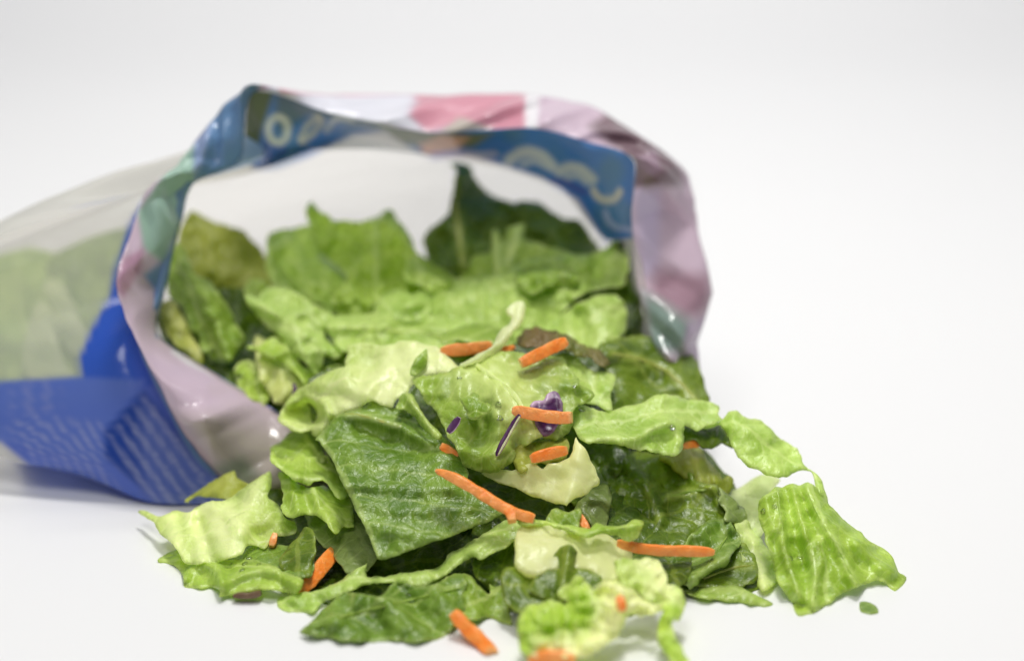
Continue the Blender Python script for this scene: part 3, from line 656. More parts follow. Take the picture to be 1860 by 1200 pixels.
broad = leaf('lettuce_leaf', 'broad torn leaf with a pale rib carrying carrot and purple cabbage shreds', [(30,490),(100,460),(250,445),(350,400),(470,370),(560,320),(650,290),(760,290),(860,330),(960,320),(1060,330),(1092,385),(1150,450),(1172,520),(1235,550),(1282,590),(1235,630),(1175,660),(1130,700),(1122,780),(1090,850),(1010,892),(900,885),(820,925),(745,965),(705,1050),(645,1095),(560,1122),(480,1112),(390,1080),(345,1000),(320,940),(260,860),(240,780),(200,700),(130,640),(100,570)],
     [(60,500,506),(350,410,511),(700,300,519),(1070,350,514),(1260,590,503),(650,620,497),(1080,800,493),(300,860,495),(480,1090,488),(690,1020,489)], 'mid', 'D', amp=1.5, blister=.9, rag=3, curl=2.6,
     pale=[([(480,370),(640,500),(780,640),(820,760)],75,.8),([(820,350),(660,470)],45,.45),([(980,400),(1100,420)],25,.35)],
     ridges=[([(480,380),(660,520),(800,720)],26,1.6),([(350,440),(360,600),(420,760)],14,1.8),([(600,600),(620,780),(600,940)],16,2.2),([(900,520),(1160,520)],14,1.6),([(330,950),(460,1000),(600,1040)],14,2.2),([(520,760),(560,900)],16,-2)], axis=[(480,370),(800,760)])
leaf('lettuce_scrap', 'small torn lettuce flap lying on the broad carrot topped leaf', [(350,605),(400,600),(450,572),(490,590),(500,625),(560,650),(572,682),(530,722),(470,757),(422,748),(402,690),(370,650)], [(360,610,495.5),(480,590,495),(560,680,492),(430,740,489.5)], 'mid', 'D', amp=.8, rag=1.6, curl=1.0, curlw=12, step=5, ridges=[([(420,620),(470,700)],10,1)])
leaf('lettuce_leaf', 'yellow olive leaf edge hanging under the small front carrot shred', [(700,990),(780,920),(900,880),(1010,880),(1080,890),(1110,940),(1080,1010),(960,1060),(900,1045),(830,1085),(770,1122),(742,1090),(715,1040)], [(730,1000,489),(1040,890,494),(780,1110,484),(1080,1000,487)], 'olive', 'D', amp=1.5, ridges=[([(760,950),(800,1080)],14,2)])
leaf('lettuce_stalk', 'cream wedge of lettuce rib with a spiky torn top', [(285,178),(380,158),(450,165),(520,130),(560,118),(620,150),(640,125),(700,120),(760,92),(778,45),(790,0),(800,-20),(815,10),(850,45),(872,100),(905,150),(922,210),(890,250),(860,290),(800,312),(742,350),(700,345),(620,320),(500,270),(380,222)],
     [(300,180,492),(560,130,483),(800,0,484),(910,210,480),(720,340,475)], 'cream', 'H', amp=1.2, th=.0016, rag=1.4, blister=.2, curl=1.2, ridges=[([(800,20),(830,140),(740,330)],20,2.2),([(600,150),(820,110)],16,1.2)], pale=[([(800,20),(820,180)],24,.9),([(400,190),(700,240)],70,.5)])
leaf('lettuce_leaf', 'narrow grey green leaf edge hanging behind the cream wedge', [(840,310),(890,250),(960,240),(990,310),(985,380),(960,480),(925,500),(860,430),(790,370)], [(900,260,494),(980,330,491),(850,400,486),(930,480,484)], 'grey', 'H', amp=1.5, ridges=[([(880,320),(975,330)],8,1.2)])
leaf('lettuce_shred', 'pale upright lettuce shred with a frayed white tip on top of the heap', [(522,806),(560,765),(598,758),(613,790),(606,850),(585,890),(550,922),(512,985),(474,1022),(432,1054),(340,1092),(268,1108),(276,1085),(380,1030),(440,995),(466,940),(498,900),(530,880),(542,835)],
     [(580,765,531),(560,890,525),(470,980,519),(270,1100,511)], 'white', 'B', amp=.8, rag=1.6, step=4, th=.0014, curl=1, curlw=8, ridges=[([(590,780),(570,870),(480,980),(300,1090)],7,1.6)], pale=[([(580,770),(565,870)],40,.8)])

# ------------------------------------------------------------------ open side of the heap
hood = leaf('lettuce_leaf', 'dark green hooded leaf with a curved rib leaning on the bag mouth', [(170,95),(300,50),(420,33),(560,48),(640,80),(700,55),(740,130),(800,200),(832,280),(852,370),(880,450),(840,520),(700,540),(500,520),(380,540),(240,540),(200,420),(230,300),(180,200)],
     [(200,100,541),(560,60,552),(860,400,538),(500,330,533),(240,500,520),(700,530,520)], 'dark', 'E', amp=2, ridges=[([(180,110),(420,160),(600,250),(780,440)],26,3.5),([(500,320),(700,460)],40,-4)], pale=[([(260,150),(430,180),(610,265),(790,450)],10,.6)], axis=[(820,470),(260,110)])
peaked = leaf('lettuce_leaf', 'peaked light leaf with a wet turned down front edge', [(-20,520),(60,480),(130,505),(220,515),(350,485),(440,460),(520,420),(590,400),(660,415),(740,440),(850,450),(905,465),(942,490),(930,540),(962,560),(900,600),(850,610),(790,640),(720,600),(722,690),(702,785),(640,803),(560,785),(430,765),(330,745),(200,722),(80,715),(20,650)],
     [(20,540,501),(590,410,517),(930,500,516),(400,600,504),(700,590,506),(640,790,497),(200,715,495),(440,750,493)], 'light', 'E', amp=1.6, blister=.7, rag=2.6, ridges=[([(90,705),(280,690),(400,690),(500,640),(600,590)],11,3),([(590,420),(560,560)],30,2),([(660,600),(680,700),(650,770)],14,3)], pale=[([(90,708),(280,690)],7,.5),([(480,650),(560,615)],8,.5)], axis=[(0,600),(930,500)])
leaf('lettuce_leaf', 'long light leaf arching in the air above the paper', [(820,625),(920,590),(960,560),(1000,520),(1050,518),(1100,550),(1200,570),(1270,630),(1340,690),(1430,750),(1480,840),(1515,880),(1555,905),(1592,960),(1622,1040),(1640,1110),(1600,1140),(1575,1090),(1562,1010),(1550,935),(1510,900),(1440,910),(1380,945),(1320,945),(1250,920),(1190,890),(1130,885),(1090,840),(1050,780),(1000,700),(975,640),(935,605),(880,630)],
     [(850,620,512),(1020,530,512),(1240,640,510),(1100,830,501),(1440,800,506),(1350,930,500),(1560,910,501),(1620,1120,492)], 'light', 'E', amp=1.6, rag=2.4, ridges=[([(990,560),(1150,720),(1330,900)],20,2),([(1150,640),(1270,690)],12,1.8)], axis=[(900,600),(1500,900)])
leaf('lettuce_leaf', 'dark leaf underside hanging in the gap beneath the arching leaf', [(700,600),(770,630),(830,605),(940,590),(995,660),(1032,755),(1000,740),(960,720),(930,745),(895,757),(830,745),(790,700),(740,705),(700,720)], [(720,620,514),(980,660,517),(900,740,512)], 'deep', 'E', amp=1.2)
leaf('lettuce_stalk', 'olive yellow ribbed stalk behind the dark ruffled leaf', [(560,800),(700,740),(780,735),(835,770),(862,830),(920,880),(960,950),(1000,930),(1035,950),(1030,1010),(990,1050),(900,1060),(800,1000),(700,900)], [(700,750,520),(840,800,518),(980,1000,512),(800,960,509)], 'olive', 'E', amp=1.2, th=.0015, ridges=[([(760,760),(830,960)],8,1.5),([(830,820),(920,980)],8,1.5)], pale=[([(760,760),(840,980)],12,.5)])
leaf('lettuce_leaf', 'whitish translucent leaf standing between the stalk and the ribbed leaf', [(960,1060),(1080,1000),(1150,950),(1230,918),(1330,950),(1300,1010),(1260,1100),(1240,1260),(1180,1330),(1080,1280),(1000,1180)], [(1080,1010,520),(1300,960,518),(1020,1180,505),(1200,1300,496)], 'white', 'E', amp=1.6, rag=1.6, ridges=[([(1240,940),(1180,1180)],22,2)])
ruff = leaf('lettuce_leaf', 'big dark ruffled romaine leaf with light veins facing out of the shadowed hollow', [(840,120),(900,85),(960,60),(1060,40),(1180,70),(1290,80),(1390,120),(1402,160),(1440,178),(1452,215),(1500,228),(1572,242),(1592,290),(1572,325),(1620,390),(1622,450),(1560,520),(1540,600),(1400,640),(1200,640),(1000,600),(950,460),(985,380),(980,260),(900,200)],
     [(900,120,512),(1280,90,515),(1600,300,505),(1000,400,497),(1300,350,504),(1560,560,488),(1100,600,484)], 'dark', 'H', amp=2.2, blister=.7, rag=4, curl=3.5, ridges=[([(1080,120),(1200,260),(1260,420)],16,3),([(1300,300),(1560,270)],14,2.5),([(1420,180),(1440,230),(1560,260),(1580,330)],8,2.5)], pale=[([(1310,305),(1420,275),(1550,262)],10,.55),([(1200,250),(1320,180)],5,.3),([(1250,430),(1190,280)],5,.3),([(1470,310),(1480,420)],5,.3)], axis=[(1000,560),(1560,270)])
leaf('lettuce_leaf', 'light folded back rim at the outer side of the dark ruffled leaf', [(1575,250),(1600,270),(1640,300),(1680,345),(1690,400),(1670,440),(1620,440),(1622,390),(1575,330),(1590,290)], [(1590,270,503),(1680,380,500),(1620,430,494)], 'grey', 'H', amp=1, step=5, rag=2)
curled = leaf('lettuce_leaf', 'dark curled leaf with a pale rolled underside behind the tip of the long carrot stick', [(1240,700),(1290,640),(1380,590),(1400,540),(1450,490),(1520,440),(1610,430),(1660,462),(1692,530),(1690,570),(1640,622),(1622,690),(1550,702),(1480,752),(1440,792),(1420,805),(1400,780),(1330,760),(1280,730)],
     [(1290,690,474),(1500,460,489),(1680,540,483),(1460,620,479),(1430,790,468)], 'gloss', 'H', amp=1.6, rag=3, curl=3.5, ridges=[([(1640,610),(1540,670),(1450,740)],14,3.5),([(1600,450),(1640,540),(1480,640)],18,-2)], pale=[([(1630,640),(1530,690),(1440,770)],16,.4),([(1610,480),(1570,580)],6,.3)], axis=[(1300,720),(1650,480)])
smooth = leaf('lettuce_leaf', 'dark smooth leaf in shade above the light strip on the paper', [(0,740),(60,700),(200,640),(300,560),(360,570),(410,690),(390,770),(260,800),(120,800),(20,790)], [(20,760,474),(320,580,490),(380,760,474)], 'dark', 'I', amp=1.5, pale=[([(100,750),(280,690),(390,680)],9,.4)])
leaf('lettuce_leaf', 'light green leaf strip lying on the paper below the shaded smooth leaf', [(-10,770),(60,800),(110,805),(200,788),(300,790),(360,820),(420,850),(490,885),(440,900),(330,880),(200,865),(80,845),(10,815)], [(0,780,473),(300,795,470),(470,885,464),(80,840,466)], 'mid', 'I', amp=1.2, rag=1.6, pale=[([(120,810),(300,810),(450,880)],10,.4)])
leaf('lettuce_leaf', 'pale yellow green leaf hanging between the curled leaf and the ribbed leaf', [(280,440),(345,420),(380,480),(400,470),(440,560),(520,640),(520,720),(500,790),(440,822),(408,790),(410,720),(380,645),(330,660),(312,560)], [(330,430,498),(500,660,487),(330,640,486),(440,800,469)], 'lime', 'I', amp=2, blister=.8, pale=[([(350,450),(400,620),(440,780)],26,.7)], ridges=[([(350,450),(420,640),(450,780)],14,2)])
leaf('lettuce_leaf', 'small dark and pale folded leaf tip beside the whitish translucent leaf', [(190,270),(240,285),(292,338),(340,365),(352,420),(330,450),(290,440),(230,430),(240,370),(205,315)], [(210,280,504),(340,380,500),(250,430,494)], 'grey', 'I', amp=1, step=5)
ribbed = leaf('lettuce_leaf', 'large bright leaf with raised ribs propped on the bare paper', [(412,340),(440,300),(470,288),(500,250),(540,250),(590,235),(640,240),(680,225),(722,245),(760,290),(800,350),(850,400),(900,450),(960,490),(1020,550),(1100,590),(1150,640),(1180,710),(1217,745),(1192,790),(1160,818),(1130,800),(1090,767),(1040,767),(960,792),(900,822),(840,852),(780,892),(740,922),(690,942),(632,950),(612,930),(600,880),(550,820),(510,750),(490,660),(478,600),(440,500),(415,420)],
     [(440,320,487),(700,240,497),(500,640,474),(760,520,481),(620,940,461),(900,560,482),(1020,560,486),(1200,750,478),(1150,812,475),(920,810,470)], 'bright', 'I', amp=1.6, blister=.9, rag=2.2, curl=2.2,
     ridges=[([(510,280),(530,420),(550,580),(590,720),(640,850)],10,3.4),([(600,260),(640,420),(690,560),(720,720),(715,900)],10,3.2),([(670,240),(750,420),(850,580),(940,780)],12,3.6),([(460,320),(490,480)],10,2.5),([(740,540),(760,680)],7,2.4),([(800,420),(960,580),(1120,720)],12,2.4),([(610,560),(660,700)],14,-2.2),([(960,570),(1020,560)],14,2)], pale=[([(670,240),(750,420),(850,580),(940,780)],7,.3),([(700,620),(715,900)],9,.3)], axis=[(680,235),(800,880)])
leaf('lettuce_crumb', 'tiny dark green lettuce crumb alone on the paper', [(965,880),(1000,876),(1050,898),(1066,930),(1025,942),(972,926)], [(970,890,466),(1060,920,464.5)], 'gloss', 'I', amp=.4, rag=1, curl=.5, curlw=6, step=3, th=.001, blister=.3, ridges=[([(990,900),(1050,925)],8,1.2)])

# ------------------------------------------------------------------ side of the heap by the blue print
leaf('lettuce_leaf', 'pale iceberg leaf with broad pleats lying beside the blue printing', [(45,435),(110,430),(200,470),(300,430),(400,435),(470,400),(560,360),(650,350),(720,330),(820,250),(900,200),(960,160),(1000,138),(1018,180),(1012,260),(990,330),(1060,380),(1110,480),(1190,510),(1190,580),(1120,615),(1060,602),(1000,622),(970,690),(900,680),(840,680),(800,730),(740,760),(640,790),(600,825),(540,800),(490,815),(400,805),(350,765),(310,690),(260,640),(200,600),(160,520),(100,470)],
     [(60,440,512),(470,410,512),(1000,150,514),(1150,540,497),(350,740,490),(640,780,484),(700,520,500)], 'pale', 'F', amp=2.4, blister=.5, rag=2,
     ridges=[([(270,480),(330,700)],26,3.6),([(420,450),(500,640),(520,790)],26,4.2),([(560,400),(640,560),(740,720)],26,4.6),([(660,380),(800,560)],22,4),([(900,230),(800,500)],24,2.8),([(1000,480),(860,520)],24,2.6),([(490,520),(560,760)],12,-2),([(820,540),(900,600)],20,-3)], pale=[([(560,400),(640,560),(740,720)],26,.9),([(420,450),(500,640),(520,790)],22,.8),([(270,480),(330,700)],22,.7),([(660,380),(800,560)],20,.8),([(900,230),(800,500)],20,.6)])
leaf('lettuce_leaf', 'olive yellow leaf flake poking up in front of the blue printing', [(385,352),(440,310),(480,280),(560,230),(650,180),(742,138),(765,190),(850,240),(880,300),(760,340),(650,340),(560,330),(460,322),(400,362)], [(400,350,517),(740,150,522),(840,280,514)], 'olive', 'F', amp=1.4, rag=1.5, pale=[([(560,260),(720,180)],20,.25)])
leaf('lettuce_leaf', 'bright flat leaf with folded rim resting on the paper under the iceberg leaf', [(185,787),(245,737),(325,713),(350,760),(400,790),(520,780),(700,780),(900,790),(1060,840),(1100,870),(1200,885),(1238,880),(1240,965),(1192,1040),(1100,1012),(1000,990),(900,1002),(800,1020),(700,1042),(642,1052),(632,1000),(560,980),(480,985),(380,977),(370,920),(340,850),(280,812)],
     [(200,785,494),(330,720,498),(700,800,482),(1200,900,470),(380,960,478),(640,1040,467),(1180,1030,466),(900,990,466)], 'bright', 'F', amp=1, rag=1.6, curl=2,
     ridges=[([(380,920),(440,850),(520,810),(600,820),(640,920)],10,3),([(660,970),(800,890),(900,855),(1050,862),(1200,960)],10,3),([(630,850),(640,1020)],10,2),([(200,780),(330,800)],12,1.5)], pale=[([(660,1010),(900,880),(1050,865)],7,.35)], axis=[(200,785),(1200,950)])
leaf('lettuce_leaf', 'wet dark leaf with water drops between the iceberg leaf and the flat bright leaf', [(615,805),(700,755),(800,735),(830,680),(870,655),(940,648),(985,690),(1080,680),(1240,690),(1320,720),(1310,890),(1200,900),(1100,890),(1050,862),(900,852),(760,846),(650,838)], [(640,810,484),(900,670,492),(1280,720,484),(760,840,479),(1200,880,473)], 'gloss', 'F', amp=1.8)
leaf('lettuce_leaf', 'grey green translucent piece in shade beside the wet dark leaf', [(1070,790),(1110,730),(1180,640),(1250,540),(1310,560),(1330,700),(1290,890),(1190,890),(1090,850)], [(1090,800,478),(1260,560,488),(1270,870,470)], 'dark', 'F', amp=1.2)
leaf('lettuce_leaf', 'dark inner leaf rising behind the upper frilled piece', [(45,930),(110,890),(170,830),(240,800),(360,820),(450,990),(420,1040),(330,1030),(260,1010),(170,1010),(90,1020)], [(60,930,522),(250,810,528),(420,1000,514),(120,1010,513)], 'mid', 'C', amp=1.5)
leaf('lettuce_leaf', 'upper frilled lime green piece curling out of the heap beside the cuff', [(1003,60),(1005,10),(1020,-10),(1060,50),(1150,40),(1200,10),(1240,10),(1280,45),(1390,30),(1500,20),(1560,120),(1590,200),(1600,300),(1560,335),(1520,347),(1470,312),(1440,255),(1390,200),(1330,215),(1290,250),(1200,225),(1110,142),(1030,92)],
     [(1010,20,513),(1240,20,514),(1500,60,512),(1110,130,504),(1380,200,501),(1560,330,499)], 'bright', 'F', amp=1.8, rag=2.4, curl=2.6, ridges=[([(1020,60),(1180,200),(1390,195),(1440,255),(1530,340)],9,2.6),([(1280,60),(1190,190)],14,2),([(1400,60),(1480,200)],14,-2)], pale=[([(1030,80),(1190,215),(1400,200),(1450,290),(1530,345)],9,.55)])
leaf('lettuce_leaf', 'lower frilled green piece hanging below the upper frilled piece', [(1062,150),(1130,170),(1200,225),(1290,250),(1390,250),(1470,300),(1580,340),(1620,480),(1612,545),(1545,545),(1490,588),(1450,562),(1390,492),(1300,452),(1220,457),(1170,477),(1108,456),(1083,400),(1100,330),(1080,250)],
     [(1070,160,507),(1400,260,504),(1600,400,497),(1110,450,494),(1490,580,487),(1280,450,490)], 'bright', 'F', amp=2, rag=2.6, curl=2.4, blister=.9, ridges=[([(1170,230),(1200,420)],14,2),([(1300,280),(1420,480),(1500,570)],18,2.4),([(1240,260),(1300,420)],12,-2)], axis=[(1100,200),(1560,540)])
leaf('lettuce_leaf', 'dull dark sheet of romaine hanging in shade below the lower frilled piece', [(150,420),(260,440),(400,400),(500,560),(540,640),(475,730),(380,745),(330,690),(250,600),(180,520)], [(200,440,504),(420,430,500),(520,640,481),(370,730,473)], 'grey', 'G', amp=1.2)

# ------------------------------------------------------------------ middle and front
big = Z('C', [(372,870),(430,800),(530,700),(600,668),(700,640),(780,588),(840,612),(930,650),(1010,620),(1100,700),(1250,800),(1400,940),(1480,1100)]) + Z('G', [(1000,260),(1060,340),(1120,368),(1192,420),(1150,452),(1090,480),(980,520),(880,562),(760,602),(650,642),(566,671),(530,660),(500,580),(460,500),(420,420),(390,360),(340,260),(300,160),(230,60)])
glossy = leaf('lettuce_leaf', 'big glossy folded romaine leaf with a pointed lower corner amid the heap', big, Z('C', [(380,870,503),(780,600,512),(1250,820,503)]) + Z('G', [(340,260,487),(560,660,468),(1180,425,482),(760,400,480),(900,180,490)]), 'gloss', None, amp=1.2, blister=.55, rag=1.4, curl=1.2,
     ridges=[(Z('C', [(560,700),(700,700),(980,775),(1200,900)]),9,2.0),(Z('G', [(360,290),(600,300),(900,310)]),10,1.4),(Z('G', [(470,480),(620,520),(860,555)]),16,1.8),(Z('G', [(420,380),(640,430),(1000,400)]),10,1.0),(Z('C', [(700,800),(1100,960)]),18,-2.5)],
     pale=[(Z('C', [(600,690),(760,710),(980,778)]),6,.75),(Z('G', [(205,30),(300,170),(380,330),(470,520),(540,650)]),6,.35),(Z('G', [(560,668),(880,556),(1180,425)]),4,.3)], axis=Z('G', [(250,60),(540,660)]))
leaf('lettuce_leaf', 'narrow folded leaf edge standing up along the top of the big glossy leaf', [(960,640),(985,560),(1010,532),(1070,545),(1130,640),(1200,735),(1290,850),(1240,868),(1185,830),(1130,760),(1080,700),(1020,660)], [(990,570,507),(1080,560,508),(1260,850,496)], 'mid', 'C', amp=1, step=5, rag=1.8, ridges=[([(1040,560),(1140,700),(1260,850)],9,2)], pale=[([(1060,560),(1160,700),(1260,845)],7,.5)])
leaf('lettuce_leaf', 'rolled cream lettuce leaf with a hollow open end resting across the cuff', [(100,735),(125,660),(170,580),(250,510),(330,460),(420,400),(500,365),(590,345),(590,300),(615,240),(600,200),(640,182),(720,175),(860,185),(940,180),(985,152),(1090,155),(1180,180),(1240,195),(1300,240),(1400,320),(1420,350),(1380,385),(1240,395),(1160,420),(1080,470),(1060,490),(1040,530),(960,580),(930,640),(860,625),(780,590),(700,640),(600,670),(530,720),(470,790),(420,830),(375,852),(345,830),(340,800),(270,815),(190,810),(170,780)],
     [(120,740,522),(250,520,526),(420,640,517),(600,200,528),(620,450,519),(1000,160,527),(1380,350,514),(900,620,509),(370,840,514),(1100,440,512)], 'pale', 'C', amp=1.2, blister=.4, rag=1.6, curl=1.4,
     ridges=[([(150,650),(260,540),(430,470),(600,380)],22,3),([(170,770),(280,790),(400,790),(470,700),(440,610)],10,3.2),([(180,620),(300,560),(400,600),(460,680)],8,3.2),([(300,690),(250,640)],34,-8),([(620,500),(720,520),(830,420),(880,350)],14,2.6),([(780,300),(720,240)],26,-2.5),([(560,640),(760,560)],18,1.5)],
     pale=[([(700,620),(900,500),(1000,300),(1300,300)],80,.85),([(170,770),(400,790)],14,.5)], axis=[(200,700),(1300,280)])
leaf('lettuce_scrap', 'green window of leaf showing on the white end of the rolled cream leaf', [(1062,395),(1080,320),(1110,270),(1180,212),(1188,300),(1170,360),(1110,402)], [(1075,390,510.5),(1180,220,515)], 'mid', 'C', amp=.3, step=4, rag=1.2, curl=.5, curlw=8)
leaf('lettuce_leaf', 'long frilled light green strip running along the front of the heap', [(18,872),(100,852),(220,830),(330,790),(380,750),(440,710),(480,690),(472,760),(560,758),(680,740),(830,722),(900,650),(1000,590),(1050,560),(1130,500),(1200,468),(1280,478),(1262,560),(1200,602),(1120,645),(1062,672),(1015,660),(950,702),(860,765),(780,805),(700,805),(600,790),(500,800),(400,830),(360,850),(250,895),(190,942),(80,937),(20,912)],
     [(40,880,467),(470,700,476),(830,730,474),(1260,480,480),(180,930,460),(700,800,464),(1240,560,473),(960,690,468)], 'light', 'G', amp=1.2, rag=2.6, curl=2.4, curlw=12, blister=.8, ridges=[([(60,880),(330,810),(680,760),(860,740),(1050,600),(1230,510)],12,2),([(380,760),(470,700)],10,2)], axis=[(30,900),(1240,510)])
pucker = leaf('lettuce_leaf', 'dark glossy puckered leaf lying at the front edge of the heap', [(122,1052),(200,980),(280,900),(360,850),(440,848),(540,862),(600,800),(650,788),(740,812),(830,800),(880,770),(962,748),(992,800),(975,870),(992,930),(980,962),(940,1012),(890,1062),(800,1092),(650,1097),(500,1097),(380,1097),(280,1082),(180,1062)],
     [(150,1050,446),(360,860,458),(650,800,462),(970,760,464),(960,960,453),(560,960,450),(500,1090,441),(800,1085,442)], 'gloss', 'G', amp=1.2, blister=.8, rag=1.8, curl=1.8, ridges=[([(540,860),(640,940),(760,1040)],18,2.6),([(200,1020),(360,950),(440,870)],20,2.4),([(650,820),(740,960),(840,1060)],18,-2.6),([(830,820),(900,940),(920,1020)],16,2.2),([(420,960),(560,1060)],24,-2),([(300,1000),(420,1060)],20,1.8)], axis=[(140,1050),(970,800)])
leaf('lettuce_leaf', 'mid green leaf with a scalloped edge tucked behind the puckered front leaf', [(860,790),(930,750),(1000,745),(1050,800),(1112,848),(1122,770),(1200,752),(1235,790),(1205,850),(1252,880),(1217,920),(1217,1002),(1100,975),(990,985),(960,960),(960,860)], [(900,780,465),(1200,770,468),(980,970,452),(1210,990,452)], 'mid', 'G', amp=1.5, rag=2.4, curl=2.2, ridges=[([(1000,780),(1110,850)],12,2.4),([(1120,800),(1130,950)],16,-2),([(1000,870),(1040,960)],14,1.5)], axis=[(950,950),(1220,780)])
leaf('lettuce_stalk', 'cream slab of lettuce rib lying under the ruffled light edge', [(478,490),(540,445),(620,435),(720,460),(850,500),(960,505),(1060,568),(1102,600),(1102,645),(1015,660),(1035,740),(950,762),(880,705),(780,700),(660,695),(600,722),(478,692),(468,600)],
     [(490,500,468),(850,500,472),(1090,610,468),(490,680,458),(920,740,456)], 'cream', 'H', amp=1, th=.002, rag=1.2, blister=.2, curl=1, pale=[([(520,560),(1000,620)],120,.5)], ridges=[([(520,600),(900,640)],60,1.5)])
leaf('lettuce_leaf', 'ruffled light green leaf edge running along the cream slab', [(485,445),(520,415),(600,428),(650,440),(720,452),(800,468),(870,480),(905,448),(980,465),(1060,458),(1120,428),(1168,440),(1142,522),(1080,547),(1030,515),(940,512),(850,530),(750,500),(650,462),(540,470)], [(500,440,472),(800,480,466),(1140,440,470),(1080,540,464)], 'bright', 'H', amp=1.6, rag=2.4, curl=2.2, curlw=12, step=5, ridges=[([(500,440),(660,450),(850,510),(960,485),(1150,460)],7,2.2)], pale=[([(500,455),(660,452),(850,520)],8,.4)])
leaf('lettuce_leaf', 'small upright green leaf corner between the two carrot shreds', [(630,440),(655,395),(690,368),(760,385),(826,368),(812,470),(740,480)], [(650,440,471),(760,380,474),(800,460,470)], 'mid', 'H', amp=1, step=5)
leaf('lettuce_leaf', 'dark three pointed leaf lying over the cream slab', [(655,695),(668,640),(700,590),(760,562),(803,600),(796,685),(850,700),(940,742),(935,800),(860,860),(740,880),(620,860),(540,810),(590,730)], [(760,570,459),(680,650,457),(920,745,455),(600,820,450),(860,850,449)], 'dark', 'H', amp=.8, blister=.2, curl=1.2, rag=1.6, ridges=[([(760,580),(740,700),(720,850)],10,1.8)], axis=[(720,850),(760,570)])
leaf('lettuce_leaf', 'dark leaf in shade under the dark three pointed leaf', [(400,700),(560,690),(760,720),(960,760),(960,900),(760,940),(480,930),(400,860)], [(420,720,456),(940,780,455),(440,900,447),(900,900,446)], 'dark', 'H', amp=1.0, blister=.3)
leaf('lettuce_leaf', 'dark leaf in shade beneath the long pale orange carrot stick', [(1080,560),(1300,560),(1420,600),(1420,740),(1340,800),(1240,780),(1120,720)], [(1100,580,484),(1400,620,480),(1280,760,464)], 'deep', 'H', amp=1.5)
front = leaf('lettuce_leaf', 'blurred frilly lime leaf with a white curled rib at the very front', [(484,1095),(478,1000),(500,940),(540,900),(620,878),(680,872),(740,890),(725,850),(708,830),(725,800),(770,775),(785,738),(835,738),(870,790),(900,840),(905,800),(935,765),(985,755),(1050,778),(1110,818),(1180,868),(1235,888),(1285,905),(1250,930),(1160,955),(1080,952),(1060,1005),(1030,1062),(950,1125),(850,1170),(760,1172),(620,1172),(560,1195),(515,1165)],
     [(490,1060,429),(560,900,438),(800,750,446),(700,1000,432),(900,960,432),(980,765,446),(1260,905,444),(1080,940,438),(1000,1080,430),(620,1160,424),(840,1160,424)], 'lime', 'H', amp=2.4, blister=2.4, rag=3.5, curl=3,
     ridges=[([(990,770),(960,860),(990,960),(920,1090),(820,1150)],24,3),([(1000,800),(1100,860),(1220,900)],18,3),([(560,930),(540,1080)],20,2),([(660,900),(680,1040)],20,2.5),([(800,770),(830,960)],20,2.5)], pale=[([(985,780),(985,900),(1010,980),(930,1090),(820,1160),(640,1165)],42,1),([(1000,800),(1120,880),(1240,905)],46,1)])
leaf('lettuce_leaf', 'blurred lime ruffle with a drooping tail beside the white curled rib', [(1005,662),(1060,640),(1130,648),(1185,633),(1245,650),(1288,720),(1285,780),(1352,788),(1388,850),(1393,920),(1362,970),(1322,985),(1335,1060),(1372,1130),(1420,1210),(1330,1210),(1262,1130),(1240,1040),(1255,960),(1270,920),(1240,890),(1180,860),(1110,812),(1030,762)],
     [(1020,680,452),(1240,660,454),(1100,790,447),(1380,850,447),(1300,940,440),(1290,1100,432),(1390,1200,425)], 'lime', 'H', amp=1.8, blister=1.8, rag=3, curl=2.6, pale=[([(1190,650),(1260,700),(1270,770)],44,.9),([(1080,690),(1130,750)],30,.3)], ridges=[([(1290,960),(1310,1080),(1370,1190)],18,2.5),([(1060,680),(1180,820)],22,2),([(1340,820),(1330,940)],20,2)])
# raised midribs
midrib(hood, 'E', [(250,150),(430,182),(610,265),(700,345),(800,450)], 16, 1.0, 'olive')
midrib(glossy, 'C', [(590,688),(680,692),(800,722),(985,780)], 16, .9, 'olive')
midrib(peak, 'B', [(245,230),(265,400),(290,600)], 14, 1.2, 'olive')
midrib(ruff, 'H', [(1300,308),(1420,276),(1552,262)], 11, .8, 'mid')
midrib(ribbed, 'I', [(672,245),(750,420),(850,580),(935,770)], 16, 1.1, 'bright')
midrib(ribbed, 'I', [(515,285),(532,420),(552,580),(592,720),(638,850)], 13, 1.0, 'bright')
midrib(ribbed, 'I', [(700,560),(722,720),(716,890)], 13, 1.0, 'bright')
midrib(smooth, 'I', [(110,750),(280,690),(392,680)], 12, 1.0, 'olive')
midrib(broad, 'D', [(470,385),(600,480),(730,590),(800,700)], 34, .9, 'pale')
midrib(pucker, 'G', [(150,1048),(380,960),(620,900),(960,820)], 9, .8, 'mid')
midrib(curled, 'I', [(120,700),(180,610),(240,520)], 9, .8, 'mid')
midrib(tall, 'A', [(1155,330),(1160,560),(1150,760)], 16, 1.1, 'bright')
midrib(veined, 'A', [(910,900),(1120,905),(1400,930),(1640,950)], 12, .9, 'pale')
